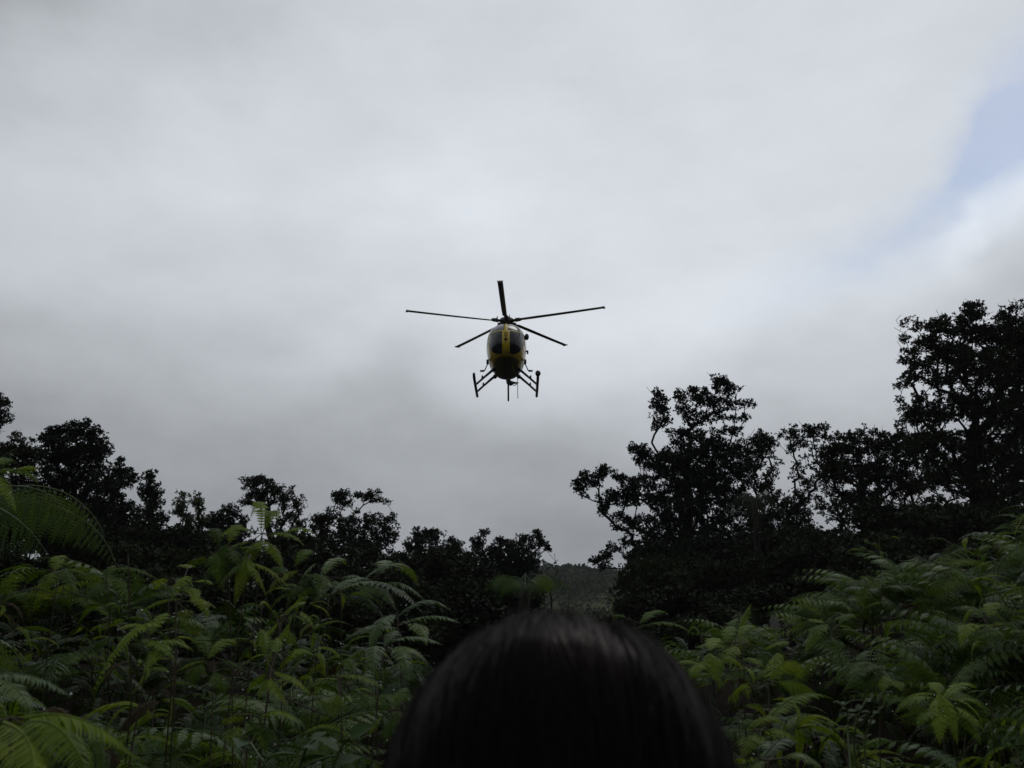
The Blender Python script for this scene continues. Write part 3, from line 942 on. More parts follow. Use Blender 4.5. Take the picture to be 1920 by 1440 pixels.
rgR, rgL = np.random.default_rng(21), np.random.default_rng(22)
ptsR = spread(170, samp_right, 0.19, rgR)
ptsL = spread(78, samp_left, 0.22, rgL)
KINDTXT = {'forked': 'green forked fern', 'comb': 'comb-leaved fern', 'lacy': 'fine lacy fern'}
for side, pts, rg_ in (('right', ptsR, rgR), ('left', ptsL, rgL)):
    for (x, y) in pts:
        u = rg_.uniform()
        if side == 'right':
            kind = 'forked' if u < .42 else ('lacy' if u < .88 else 'comb')
            if y > 5.5:
                kind = 'lacy' if u < .68 else 'forked'
            h = rg_.uniform(0.62, 0.95)
        else:
            kind = 'forked' if u < .64 else ('lacy' if u < .93 else 'comb')
            h = rg_.uniform(0.55, 0.85)
        h *= 0.72 + 0.45 * mound(x, y)
        zn = 0 if y < 3.2 else (1 if y < 5.4 else 2)
        px = 960 + FPX * x / y
        if side == 'right':
            col_ = (('close to the hair', 'towards the photo\'s right edge')[px > 1560] if zn == 0 else ('right of the head', 'in its middle', 'near the right edge')[(px > 1400) + (px > 1680)] if zn == 1
                    else ('below the biggest tree', 'below the wide flat-topped tree', 'below the tallest tree')[(px > 1420) + (px > 1690)])
        else:
            col_ = (('close to the hair', 'in its middle', 'near the bottom left corner')[(px < 620) + (px < 300)] if zn == 0 else ('left of the head', 'under the tall yellow-green fern', 'near the left edge')[(px < 600) + (px < 300)] if zn == 1
                    else ('below the low trees', 'below the umbrella-shaped tree', 'below the leftmost trees')[(px < 680) + (px < 360)])
        fern_plant(x, y, kind, h, '%s %s the %s bank, %s' % (KINDTXT[kind], ('low on', 'half way up', 'on the crest of')[zn], side, col_),
                   '%s ferns of the %s bank' % (kind, side), rg_, size=1.0)

# the tangle underneath: one uncountable mass per bank
LOW = [uluhe_low(k) for k in range(5)]
for side, sm, n_ in (('right', samp_right, 2400), ('left', samp_left, 2200)):
    rg_ = np.random.default_rng(31 + n_)
    A = Acc()
    S0, S1 = [], []
    k = 0
    while k < n_:
        p = sm(rg_) if k % 6 else (rg_.uniform(1, 1.05 * 9) * (1 if side == 'right' else -1), rg_.uniform(1.0, 9.0))
        if p is None:
            continue
        k += 1
        z = float(ground_z(p[0], p[1]))
        hh = rg_.uniform(0.05, 0.60) * (0.45 + 0.55 * mound(*p))
        V, F = LOW[rg_.integers(len(LOW))]
        mt = np.array(mtx((p[0], p[1], z + hh), rg_.uniform(0, 6.28), rg_.normal() * 0.45, rg_.normal() * 0.5, rg_.uniform(0.2, 0.36)))
        A.add(V @ mt[:3, :3].T + mt[:3, 3], F)
        if k % 3 == 0:
            S0.append((p[0] + rg_.normal() * .05, p[1] + rg_.normal() * .05, z - .02))
            S1.append((p[0], p[1], z + hh + rg_.uniform(0, .2)))
    A.add(*tubes(np.array(S0), np.array(S1), 0.005, 0.003, 4))
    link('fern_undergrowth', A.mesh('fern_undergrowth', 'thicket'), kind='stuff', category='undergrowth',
         label='dark tangle of fern blades and stems covering the %s bank' % side)


rg_ = np.random.default_rng(91)
A = Acc()
for k in range(2100):
    y = rg_.uniform(2.5, 34)
    x = rg_.uniform(-0.62 * y - 1, 0.62 * y + 1)
    V, F = LOW[rg_.integers(len(LOW))]
    sc_ = rg_.uniform(.3, .5) * (1 + y / 22)
    mt = np.array(mtx((x, y, float(ground_z(x, y)) + rg_.uniform(.05, .4)), rg_.uniform(0, 6.28), rg_.normal() * .4, rg_.normal() * .4, sc_))
    A.add(V @ mt[:3, :3].T + mt[:3, 3], F)
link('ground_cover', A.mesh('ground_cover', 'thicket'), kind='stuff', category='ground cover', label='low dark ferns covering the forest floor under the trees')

# --- ferns one can point at
def drop_set(pts, root, rg, r=(0.0011, 0.0023)):
    if not len(pts):
        return
    A = Acc()
    for p in pts:
        A.add(*ball(p, rg.uniform(*r), 8, 6))
    link('water_drop', smooth(A.mesh('water_drop', 'drop')), root, kind='stuff')


HERO_N = 0


def hero_fern(label, cpx, cpy, D, tips, w=0.034, mat='fern', arch=0.22, stalk=True, n=32, drops=3, droop=14, name='forked_fern', kind='forked', upv=(0, 0, 1.0)):
    """A fern whose blades start at one fork and end at given points; tips: (px, py, extra depth)."""
    global HERO_N
    HERO_N += 1
    rg = np.random.default_rng(500 + HERO_N)
    c = at(cpx, cpy, D)
    c00 = c.copy()
    fk = []
    gz = float(ground_z(c[0], c[1]))
    root = thing(name, label, 'fern', (c[0], c[1], gz))
    o0 = np.array([c[0], c[1], gz])
    pts = []
    drops = max(0, drops - 1)
    for tip in tips:
        px, py, dd = tip[:3]
        q = at(px, py, D + dd)
        c = c00 + norm(q - c00) * rg.uniform(0, .05) * D / 2.5 + rg.normal(size=3) * np.array([.016, .016, .012]) * D / 2.5
        L = np.linalg.norm(q - c)
        fk.append(c)
        mid = c + (q - c) * 0.56 + np.array([0, 0, 1.35 * arch * L * (tip[3] if len(tip) > 3 else 1)]) + rg.normal(size=3) * L * 0.06
        if kind == 'forked':
            A = blade(c - o0, mid - o0, q - o0, n=n, w=1.22 * w * rg.uniform(.85, 1.12), rg=rg, ang=16, droop=droop, rach=0.002, up=upv)
        elif kind == 'comb':
            P = bez(c - o0, mid - o0, q - o0, n)
            A = pinnate(P, LONGLET, w, L / n * 0.8, ang=25, droop=droop, curl=30, rg=rg, rach=0.002, jit=.08, up=upv)
        else:
            A = lacy(c - o0, mid - o0, q - o0, n=n, w=w, rg=rg, ang=22, droop=droop, curl=20, tpl=LACE_FINE, up=upv)
        link('frond', A.mesh('frond', mat), root)
        PP = bez(c - o0, mid - o0, q - o0, 12)
        for i in rg.integers(2, 12, drops):
            pts.append(PP[i] + np.array([rg.normal() * w * .5, rg.normal() * w * .5, -0.004]))
    if stalk:
        A = Acc()
        b = np.array([rg.normal() * .06, rg.normal() * .06, -0.03])
        top = c00 - o0
        A.add(*tubes(np.repeat(top[None], len(fk), 0), np.array(fk) - o0, .0018, .0016, 4))
        A.add(*polytube(bez(b, (b + top) / 2 + np.array([rg.normal() * .05, rg.normal() * .05, 0.1]), top, 9), np.linspace(0.0032, 0.002, 9), 5))
        link('stem', A.mesh('stem', 'stalk'), root)
    drop_set(pts, root, rg)
    return root


hero_fern('tall yellow-green forked fern rising above the thicket below the umbrella-shaped tree', 492, 1000, 3.5,
          [(588, 1000, .1), (570, 1022, -.1), (532, 1072, -.15), (470, 970, .25, 2), (400, 1015, .1), (395, 1060, -.1), (455, 1090, -.2), (520, 975, .3, 1.4)], w=0.036, mat='fern_young', drops=4)
hero_fern('drooping fern hanging just below the tall yellow-green one', 470, 1040, 3.2,
          [(405, 1110, -.1), (440, 1135, -.15), (500, 1120, -.1), (545, 1105, 0), (385, 1075, .1)], w=0.036, drops=5)
hero_fern('wide pale fern with long blades sweeping right, left of the person\'s head', 640, 1105, 3.9,
          [(775, 1125, -.1), (760, 1068, .2, 1.4), (792, 1150, -.25), (720, 1160, -.2), (560, 1125, .1), (700, 1090, .3)], w=0.050, mat='fern_pale', drops=4)
hero_fern('grey-green fern whose two long blades end beside the hair', 745, 1165, 3.4,
          [(862, 1168, 0), (850, 1150, .15, 1.6), (640, 1205, -.2), (800, 1210, -.2), (690, 1230, -.3)], w=0.042, mat='fern_pale', drops=4)
hero_fern('star-shaped light green fern with narrow hanging blades in the middle of the left thicket', 508, 1255, 2.1,
          [(588, 1230, -.02, 1.8), (582, 1302, -.05), (540, 1325, -.08, .7), (484, 1310, -.06, .7), (463, 1300, 0, .8), (490, 1180, .12, .5), (520, 1195, .1, .5)], w=0.022, mat='fern_young', drops=4)
hero_fern('small light green fern arching over the star-shaped one', 530, 1155, 2.4,
          [(480, 1215, -.05), (500, 1235, -.08, .6), (545, 1210, -.05, .7), (590, 1178, 0), (575, 1130, .1, 1.2)], w=0.022, mat='fern_young', drops=4)
hero_fern('arching light green fern with one long blade curving down to the left', 285, 1190, 2.5,
          [(172, 1300, -.2, 2.0), (362, 1220, 0), (222, 1180, .05), (315, 1150, .1), (330, 1240, -.1), (270, 1260, -.15)], w=0.030, mat='fern_young', drops=4)
hero_fern('drooping fern with wet tips in the upper left thicket', 330, 1128, 2.9,
          [(405, 1140, 0), (390, 1160, -.1), (345, 1175, -.1), (250, 1160, 0), (300, 1105, .15, 1.3)], w=0.028, drops=5)
hero_fern('big close fern at the bottom left corner with broad bright serrated blades', 20, 1345, 1.15,
          [(252, 1418, .05, 1.2), (165, 1450, -.12, 1.0), (-120, 1420, 0), (60, 1470, -.15, .6)], w=0.040, mat='fern_young', n=40, drops=1, droop=28)
hero_fern('bluish fern blade reaching in from the left edge above the corner fern', -60, 1265, 1.35,
          [(132, 1306, 0, .8), (60, 1340, -.1), (-140, 1330, 0)], w=0.026, mat='fern_pale', n=36, drops=2, stalk=True)
hero_fern('low fern with hanging blades beneath the star-shaped fern', 470, 1340, 2.0,
          [(565, 1360, -.05), (420, 1360, 0), (435, 1400, -.1), (500, 1420, -.1), (525, 1395, -.05)], w=0.026, drops=3)
hero_fern('bushy fern in a row on the dark ground at the foot of the left trees', 200, 1090, 4.0,
          [(300, 1090, 0), (130, 1085, 0), (240, 1130, -.2), (160, 1130, -.2), (215, 1060, .2)], w=0.045, drops=4)
hero_fern('dark fern left of the person below the sweeping pale one', 640, 1270, 2.3,
          [(560, 1300, 0), (720, 1290, 0), (700, 1340, -.1), (620, 1340, -.1), (650, 1235, .1)], w=0.030, drops=3)
hero_fern('small fern close to the hair low on its left', 735, 1330, 2.0,
          [(690, 1380, 0), (780, 1350, 0), (720, 1400, -.1), (760, 1290, .1)], w=0.024, drops=3)
hero_fern('dense pale-edged fern heaped left of the tall yellow-green one', 425, 1025, 3.3,
          [(355, 1060, 0), (380, 1100, -.1), (420, 1110, -.15), (470, 1085, -.1), (490, 1030, .1), (400, 1000, .2, 1.4), (450, 990, .2, 1.4)], w=0.042, drops=4)
hero_fern('fern filling the hollow right of the tall yellow-green one', 555, 1075, 3.3,
          [(500, 1115, -.1), (540, 1135, -.15), (590, 1130, -.15), (625, 1095, 0), (575, 1045, .2, 1.3), (510, 1070, .1), (610, 1120, -.2)], w=0.042, drops=3)
hero_fern('long-bladed fern on the shoulder between the tall fern and the sweeping pale one', 610, 1080, 4.2,
          [(680, 1085, 0), (700, 1110, -.1), (655, 1130, -.2), (600, 1120, -.2), (560, 1095, 0), (650, 1060, .3, 1.4)], w=0.052, mat='fern_pale', drops=2)
hero_fern('upper fern of the pale sweeping group, its blades bent to the right', 700, 1085, 4.1,
          [(800, 1130, 0, 1.3), (785, 1098, .2, 1.3), (740, 1140, -.2), (690, 1140, -.2), (650, 1105, 0), (725, 1065, .3)], w=0.052, mat='fern_pale', drops=2)
hero_fern('fern spreading below the pale sweeping group towards the hair', 720, 1215, 3.0,
          [(800, 1240, -.1), (830, 1210, 0), (765, 1275, -.2), (700, 1275, -.2), (650, 1245, 0), (745, 1185, .2)], w=0.040, mat='fern_pale', drops=3)
hero_fern('deep green fern in the dark hollow left of the star-shaped one', 400, 1230, 2.6,
          [(330, 1260, 0), (360, 1290, -.1), (420, 1300, -.1), (460, 1260, 0), (440, 1210, .15), (370, 1200, .15)], w=0.032, drops=3)
hero_fern('small bright fern of the row under the left trees, right of the bushy one', 345, 1085, 4.0,
          [(290, 1105, 0), (320, 1125, -.2), (370, 1125, -.2), (400, 1095, 0), (350, 1060, .2)], w=0.042, mat='fern_young', drops=2)
hero_fern('small bright fern of the row under the left trees, left of the bushy one', 110, 1075, 3.8,
          [(50, 1095, 0), (80, 1115, -.2), (140, 1115, -.2), (165, 1080, 0), (120, 1045, .2)], w=0.040, drops=2)
# right bank
hero_fern('bright fern beside the hair, half hidden by the bright forked one', 1330, 1230, 3.0,
          [(1260, 1250, 0), (1290, 1280, -.15), (1350, 1290, -.15), (1395, 1255, 0), (1340, 1205, .2)], w=0.036, mat='fern_young', drops=3)
hero_fern('mounded fern above the dark hollow on the right bank', 1560, 1180, 4.0,
          [(1480, 1205, 0), (1510, 1225, -.2), (1570, 1230, -.2), (1630, 1205, 0), (1600, 1160, .2), (1520, 1165, .2)], w=0.048, mat='fern', drops=2)
hero_fern('mounded fern near the right edge, half way up the bank', 1845, 1160, 3.8,
          [(1770, 1185, 0), (1800, 1215, -.2), (1860, 1215, -.2), (1915, 1185, 0), (1870, 1135, .2), (1800, 1140, .2)], w=0.046, mat='fern', drops=2)
hero_fern('bright many-bladed fern spreading like a parasol low on the right bank', 1770, 1310, 2.7,
          [(1676, 1340, 0, 1.4), (1850, 1330, 0, 1.2), (1838, 1395, -.1, 1.0), (1762, 1395, -.15, .8), (1795, 1395, -.15, .8), (1845, 1370, -.1), (1720, 1365, -.1, 1.2), (1700, 1310, .1), (1830, 1290, .15), (1752, 1290, .2)], w=0.032, mat='fern_young', drops=4)
hero_fern('yellowish fern with long comb-like leaflets drooping right of the head', 1440, 1275, 2.7,
          [(1515, 1260, 0, 2.2), (1530, 1300, -.1, 1.4), (1385, 1290, -.05), (1470, 1230, .2)], w=0.075, mat='fern_young', kind='comb', name='comb_fern', n=24, drops=3, droop=35)
hero_fern('bright forked fern just right of the top of the head', 1395, 1205, 3.2,
          [(1305, 1215, 0), (1350, 1250, -.15), (1430, 1250, -.15), (1480, 1205, 0), (1420, 1180, .2), (1370, 1175, .2)], w=0.036, mat='fern_young', drops=3)
hero_fern('arching fern with a row of hanging pointed blades in the middle of the right bank', 1650, 1255, 3.0,
          [(1540, 1300, -.1, 1.5), (1580, 1300, -.2, 1.0), (1620, 1310, -.2, .8), (1655, 1300, -.2, .7), (1690, 1295, -.15, .8), (1610, 1260, .1)], w=0.034, drops=3)
hero_fern('serrated fern with thick layered blades at the bottom right of the head', 1420, 1370, 1.9,
          [(1500, 1395, -.05, 1.6), (1400, 1350, .1), (1390, 1420, -.1), (1475, 1365, .05, 1.4), (1560, 1310, .25, .8)], w=0.030, mat='fern', n=34, drops=3, droop=20)
hero_fern('fern with dark toothed blades at the bottom edge right of the head', 1440, 1425, 1.7,
          [(1540, 1440, 0, 1.6), (1395, 1455, 0), (1500, 1400, .1, 1.2), (1430, 1400, .15)], w=0.026, mat='fern_pale', n=34, drops=3, droop=20)
hero_fern('thin upright fern sprig leaning right, above the ferns right of the head', 1378, 1195, 4.6, [(1408, 1132, .1, .3)], w=0.035, drops=1)
hero_fern('light green fern on the crest where the right bank meets the dark trees', 1650, 1105, 6.0,
          [(1560, 1120, 0), (1600, 1150, -.2), (1690, 1150, -.2), (1740, 1110, 0), (1660, 1075, .3)], w=0.10, mat='fern_pale', kind='lacy', name='lacy_fern', n=16, drops=0)
hero_fern('tall lacy fern standing out high on the right bank', 1780, 1060, 5.2,
          [(1700, 1075, 0), (1730, 1120, -.2), (1830, 1110, -.2), (1860, 1060, 0), (1790, 1020, .3), (1755, 1130, -.3)], w=0.11, mat='fern', kind='lacy', name='lacy_fern', n=18, drops=0)
hero_fern('topmost fern of the right bank against the trees at the right edge', 1905, 1010, 5.4,
          [(1830, 1030, 0), (1870, 1070, -.2), (1960, 1050, -.2), (1970, 1000, 0), (1925, 970, .3), (1880, 985, .2)], w=0.12, mat='fern', kind='lacy', name='lacy_fern', n=18, drops=0)
hero_fern('low fern with a long blade sloping right behind the top of the head', 1190, 1165, 5.0,
          [(1300, 1190, -.1, 1.2), (1250, 1150, .2), (1150, 1160, .1)], w=0.05, drops=2)

# --- tree ferns
def tree_fern(label, cpx, cpy, D, fronds, w, n=26, mat='fern_pale', trunk=True, tpl=None, droop=38):
    rg = np.random.default_rng(int(cpx * 3 + cpy))
    c = at(cpx, cpy, D)
    gz = float(ground_z(c[0], c[1]))
    root = thing('tree_fern', label, 'tree fern', (c[0], c[1], gz))
    o0 = np.array([c[0], c[1], gz])
    for (mx, my, md, px, py, dd) in fronds:
        m, q = at(mx, my, D + md), at(px, py, D + dd)
        ctrl = 2 * m - 0.5 * (c + q)
        A = lacy(c - o0, ctrl - o0, q - o0, n=n, w=w, rg=rg, ang=14, droop=droop, curl=30, tpl=tpl or LACE_FINE, rach=0.0055)
        link('frond', A.mesh('frond', mat), root)
    if trunk:
        A = Acc()
        top = c - o0
        A.add(*polytube(np.array([[0, 0, -.1], [.02, 0, top[2] * .4], [-.02, .02, top[2] * .8], [0, 0, top[2]]]) , np.array([.10, .085, .075, .06]), 10))
        link('trunk', A.mesh('trunk', 'bark'), root)
    return root


tree_fern('large tree fern at the left edge, long fronds arching down to the right', -70, 935, 5.2,
          [(95, 915, 0, 195, 1000, -.2), (60, 915, -.3, 142, 990, -.5), (130, 960, .3, 218, 1062, .1), (20, 965, -.6, 95, 1050, -.9), (-40, 890, .4, 30, 840, .8), (-150, 900, 0, -260, 980, 0), (-90, 990, -.7, -60, 1080, -1.0), (-160, 930, -.6, -200, 1010, -1.0)],
          w=0.27, n=25, mat='fern_pale', tpl=LACE_OPEN, droop=58)
hero_fern('light green fern at the left edge above the long drooping fronds', -15, 895, 3.6,
          [(72, 880, 0, 1.2), (70, 905, -.1, 1.0), (30, 960, -.2), (-80, 900, 0), (10, 860, .2)], w=0.055, mat='fern_young', drops=3)
tree_fern('small tree fern with feathery fronds before the dark shrubs by the valley gap', 985, 1100, 11.0,
          [(940, 1078, .2, 905, 1108, .2), (960, 1082, -.6, 930, 1122, -.9), (1015, 1078, -.3, 1045, 1100, -.5), (1030, 1078, .3, 1078, 1108, .3), (985, 1075, .9, 990, 1085, 1.6), (1000, 1090, -.8, 1010, 1125, -1.2)],
          w=0.30, n=22)
tree_fern('dark tree fern hanging between the biggest tree and the forked open tree', 1415, 935, 24.0,
          [(1445, 925, -.5, 1480, 985, -.8), (1380, 930, -.3, 1340, 985, -.4), (1420, 950, -1.2, 1430, 1010, -1.8), (1450, 940, .8, 1490, 1000, 1.2), (1390, 925, .8, 1360, 960, 1.4)],
          w=0.55, n=22, mat='tree')

# --- single stalks, sapling, broad-leaved plants
def stalk_plant(name, label, pts, D, r=0.004, curl=None, leaves=0, mat='stalk', cat='plant'):
    rg = np.random.default_rng(int(pts[0][0]) + 9)
    P = np.array([at(x, y, D) for x, y in pts])
    if P[0][2] > ground_z(P[0][0], P[0][1]) and name != 'dry_stalk':
        g = P[0].copy()
        g[2] = float(ground_z(g[0], g[1])) - 0.02
        P = np.concatenate([[g], P])
    o0 = np.array([P[0][0], P[0][1], float(ground_z(P[0][0], P[0][1]))])
    root = thing(name, label, cat, tuple(o0))
    A = Acc()
    A.add(*polytube(P - o0, np.linspace(r, r * .6, len(P)), 6))
    link('stem', smooth(A.mesh('stem', mat)), root)
    if curl:
        t = np.linspace(0, 1, 24)
        rad = curl * (1 - .8 * t)
        a = np.pi + t * 4.2 * np.pi * .8
        c = P[-1] + RGT * curl
        sp = c + RGT * (np.cos(a) * rad)[:, None] + np.array([0, 0, 1.]) * (-np.sin(a) * -rad)[:, None]
        A = Acc()
        A.add(*polytube(sp - o0, np.linspace(r * 1.1, r * 1.6, 24), 6))
        link('coiled_tip', smooth(A.mesh('coiled_tip', mat)), root)
    return root, P, o0, rg


stalk_plant('fern_stalk', 'thin upright dark fern stalk with a coiled tip in the left thicket', [(322, 1290), (318, 1180), (314, 1090)], 2.6, 0.0026, curl=0.012)
stalk_plant('fern_stalk', 'straight bare stalk standing left of the coiled fern stalk', [(246, 1320), (245, 1200), (241, 1090), (240, 1040)], 2.7, 0.0026)
stalk_plant('fern_stalk', 'slim coiled fern sprout beside the drooping wet fern', [(540, 1120), (528, 1090), (522, 1078)], 3.0, 0.002, curl=0.009)
root, P, o0, rg_ = stalk_plant('dry_stalk', 'bare brown stalk slanting down to the right below the star-shaped fern', [(525, 1305), (570, 1325), (625, 1346)], 2.05, 0.0025, mat='stalk')


def leafy(label, name, stems, D, leaf, nl, mat, cat='plant', shape=1.0, drops=0):
    """Small plant with ovate leaves: each leaf is a part."""
    rg = np.random.default_rng(int(stems[0][0][0]) + 77)
    b = at(*stems[0][0], D)
    gz = float(ground_z(b[0], b[1]))
    root = thing(name, label, cat, (b[0], b[1], gz))
    o0 = np.array([b[0], b[1], gz])
    A = Acc()
    u = np.linspace(0, 1, 7)
    prof = np.sin(np.pi * u ** 0.8) * 0.30 * shape
    V = np.concatenate([np.stack([u, s * prof, 0.10 * np.abs(s) * np.sin(np.pi * u) - 0.18 * u ** 2], axis=1) for s in (-1, 0, 1)])
    k = np.arange(6)
    F = np.concatenate([np.stack([k + 7 * j, k + 1 + 7 * j, k + 8 + 7 * j, k + 7 + 7 * j], axis=1) for j in (0, 1)])
    me = smooth(mesh_np('ovate_leaf', V, [F], mat))
    pts = []
    for st in stems:
        P = np.array([at(x, y, D + rg.normal() * .02) for x, y in st])
        g = np.array([P[0][0], P[0][1], gz - .02])
        P = np.concatenate([[g], P]) - o0
        A.add(*polytube(P, np.linspace(.004, .002, len(P)), 5))
        Q = P[1:]
        for j in range(nl):
            f = (j + .6) / nl * (len(Q) - 1)
            i = min(int(f), len(Q) - 2)
            p = Q[i] + (Q[i + 1] - Q[i]) * (f - i)
            o = link('leaf', me, root)
            o.matrix_local = mtx(tuple(p), j * 2.4 + rg.normal() * .4, rg.uniform(0.0, 0.6), rg.normal() * .3, leaf * rg.uniform(.75, 1.15))
            pts.append(p + rg.normal(size=3) * leaf * .3)
    link('stem', A.mesh('stem', 'stalk_green'), root)
    if drops:
        drop_set(pts[:drops], root, rg)
    return root


leafy('low broad-leaved plant with smooth oval leaves at the bottom edge left of the person', 'broad_leaved_plant',
      [[(500, 1440), (470, 1395), (440, 1385)], [(560, 1445), (575, 1400), (590, 1385)], [(620, 1450), (640, 1400), (655, 1380)]], 1.75, 0.065, 4, 'broad', drops=2)
leafy('dark small-leaved plant with greyish leaves low on the right bank', 'small_leaved_plant',
      [[(1600, 1385), (1610, 1340), (1625, 1310)], [(1620, 1390), (1635, 1345), (1655, 1325)], [(1590, 1380), (1590, 1335), (1580, 1320)]], 2.4, 0.030, 10, 'broad')
leafy('young sapling with a few wet leaves standing in the gap beside the hair', 'sapling',
      [[(1150, 1165), (1148, 1130), (1150, 1112), (1163, 1106)], [(1149, 1128), (1140, 1118), (1128, 1120)], [(1150, 1160), (1140, 1140), (1135, 1138)]], 5.5, 0.035, 4, 'tree_light', cat='sapling', drops=4)
# leafless sapling between the valley and the low trees
rg_ = np.random.default_rng(5)
b = at(1035, 1140, 27)
b[2] = float(ground_z(b[0], b[1]))
tg = np.array([at(x, y, 27 + rg_.normal() * .15) for x, y in [(1022, 1072), (1030, 1062), (1040, 1066), (1044, 1075), (1018, 1080), (1048, 1070), (1026, 1068), (1036, 1082)]])
P, par, ends = grow(b, at(1036, 1090, 27), tg, rg_)
root = thing('bare_sapling', 'thin leafless sapling in front of the distant ridge', 'sapling', tuple(b))
A = Acc()
i = np.arange(1, len(P))
A.add(*tubes(P[par[i]] - b, P[i] - b, np.where(i < 9, .03, .014), np.where(i < 9, .028, .009), 5))
link('trunk', A.mesh('trunk', 'bark'), root)

# far emergent trees on the ridge
for k, (px, py, s) in enumerate([(1062, 1064, 6), (1085, 1066, 10), (1160, 1078, 9)]):
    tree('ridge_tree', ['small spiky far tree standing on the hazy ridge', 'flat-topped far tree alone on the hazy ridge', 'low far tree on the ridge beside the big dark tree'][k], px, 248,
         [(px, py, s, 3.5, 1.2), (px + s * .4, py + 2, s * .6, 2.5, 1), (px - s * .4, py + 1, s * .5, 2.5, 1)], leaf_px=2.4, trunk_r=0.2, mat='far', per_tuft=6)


# ------------------------------------------------------------------ helicopter
HUB = at(950, 602, 34.0)
heli = thing('helicopter', 'yellow helicopter with five rotor blades hovering head-on above the trees', 'helicopter')
YAW = R(-90 - 0.5)          # +x of the helicopter is its nose; it faces the photographer
Rm = Matrix.Rotation(YAW, 4, 'Z') @ Matrix.Rotation(R(-1.9), 4, 'Y')
HUBL = Vector((0, 0, 2.05))
heli.matrix_world = Matrix.Translation(Vector(HUB) - Rm.to_3x3() @ HUBL) @ Rm


def hp(name, A, mat, parent=heli, sm=False, **kw):
    me = A.mesh(name, mat)
    if sm:
        smooth(me)
    return link(name, me, parent, **kw)


ST = np.array([  # x, z bottom, z top, half width
    [1.82, .60, .70, .02], [1.78, .47, .86, .20], [1.68, .31, 1.06, .37], [1.45, .15, 1.31, .54], [1.1, .04, 1.52, .66], [.7, -.04, 1.65, .715], [.2, -.08, 1.72, .735],
    [-.4, -.10, 1.70, .71], [-.9, -.03, 1.62, .63], [-1.4, .25, 1.53, .47], [-1.9, .60, 1.44, .30], [-2.3, .84, 1.36, .20], [-2.6, .95, 1.32, .175]])


def hull(xi, ph, off=0.0):
    """Point on the pod: xi in [0, 12] stations, ph angle from the top."""
    def cr(col):
        y = ST[:, col]
        i = np.clip(np.floor(xi).astype(int), 0, len(y) - 2)
        f = xi - i
        y0, y1, y2, y3 = y[np.clip(i - 1, 0, 12)], y[i], y[i + 1], y[np.clip(i + 2, 0, 12)]
        return 0.5 * (2 * y1 + (y2 - y0) * f + (2 * y0 - 5 * y1 + 4 * y2 - y3) * f ** 2 + (3 * y1 - y0 - 3 * y2 + y3) * f ** 3)
    x, zb, zt, hw = cr(0), cr(1), cr(2), cr(3)
    zc = zb + (zt - zb) * 0.52
    e = 2 / 2.3
    sy, cz = np.sin(ph), np.cos(ph)
    y = (hw + off) * np.sign(sy) * np.abs(sy) ** e
    hz = np.where(cz > 0, zt - zc, zc - zb) + off
    z = zc + hz * np.sign(cz) * np.abs(cz) ** e
    return np.stack([x + off * np.clip((2.2 - xi) / 2.2, 0, 1), y, z], axis=-1)


def hull_grid(x0, x1, nx, p0, p1, npn, off):
    xi, ph = np.meshgrid(np.linspace(x0, x1, nx), np.linspace(p0, p1, npn), indexing='ij')
    V = hull(xi, ph, off).reshape(-1, 3)
    i = (np.arange(nx - 1)[:, None] * npn + np.arange(npn - 1)[None]).ravel()
    return V, np.stack([i, i + 1, i + 1 + npn, i + npn], axis=1)


A = Acc()
A.add(*hull_grid(0, 12, 90, 0, 2 * np.pi, 73, 0.0))
V, F = np.concatenate(A.V), A.P[4][0]
fc = V[F].mean(axis=1)
me = A.mesh('fuselage', 'yellow')
me.materials.append(M['olive'])
belly = (fc[:, 2] < 0.16) & (np.abs(fc[:, 1]) < .46)
me.polygons.foreach_set('material_index', belly.astype(np.int32))
smooth(me)
link('fuselage', me, heli)


def patch(name, inside, mat, off, x0=0.0, x1=8.6, nx=190, npn=361):
    """A panel that follows the pod, cut by a rule on its own y and z; given thickness towards the pod."""
    V, F = hull_grid(x0, x1, nx, -np.pi, np.pi, npn, off)
    c = V[F].mean(axis=1)
    F = F[inside(c)]
    used = np.unique(F)
    mp = np.zeros(len(V), int)
    mp[used] = np.arange(len(used))
    A = Acc()
    A.add(V[used], mp[F])
    o = hp(name, A, mat, sm=True)
    sol = o.modifiers.new('thickness', 'SOLIDIFY')
    sol.thickness = 0.005
    sol.offset = -1
    return o


def lower_z(y):
    return 0.22 + 0.30 * (np.abs(y) / 0.6) ** 4


for s in (-1, 1):
    patch('windshield_pane', lambda c, s=s: (s * c[:, 1] > .145) & (s * c[:, 1] < .61) & (c[:, 2] > lower_z(c[:, 1])) & (c[:, 2] < 1.05) & (c[:, 0] > 1.02), 'glass', 0.012)
    patch('roof_pane', lambda c, s=s: (s * c[:, 1] > .075) & (s * c[:, 1] < .58) & (c[:, 2] > 1.10) & (c[:, 0] > .35) & (c[:, 0] > 1.02 - .6 * (c[:, 2] > 1.44)), 'roofglass', 0.012)
    d = patch('door', lambda c, s=s: (s * c[:, 1] > .45) & (c[:, 0] > -.1) & (c[:, 0] < 1.22) & (c[:, 2] > .25) & (c[:, 2] < 1.42), 'yellow', 0.008)
    w = patch('door_window', lambda c, s=s: (s * c[:, 1] > .5) & (c[:, 0] > .02) & (c[:, 0] < 1.12) & (c[:, 2] > .72) & (c[:, 2] < 1.36), 'glass', 0.014)
    w.parent = d
    patch('rear_door', lambda c, s=s: (s * c[:, 1] > .4) & (c[:, 0] > -.95) & (c[:, 0] < -.16) & (c[:, 2] > .25) & (c[:, 2] < 1.42), 'yellow', 0.008)
patch('windshield_frame', lambda c: (np.abs(c[:, 1]) < .63) & (c[:, 2] > 1.055) & (c[:, 2] < 1.093) & (c[:, 0] > 1.0), 'frame', 0.016)
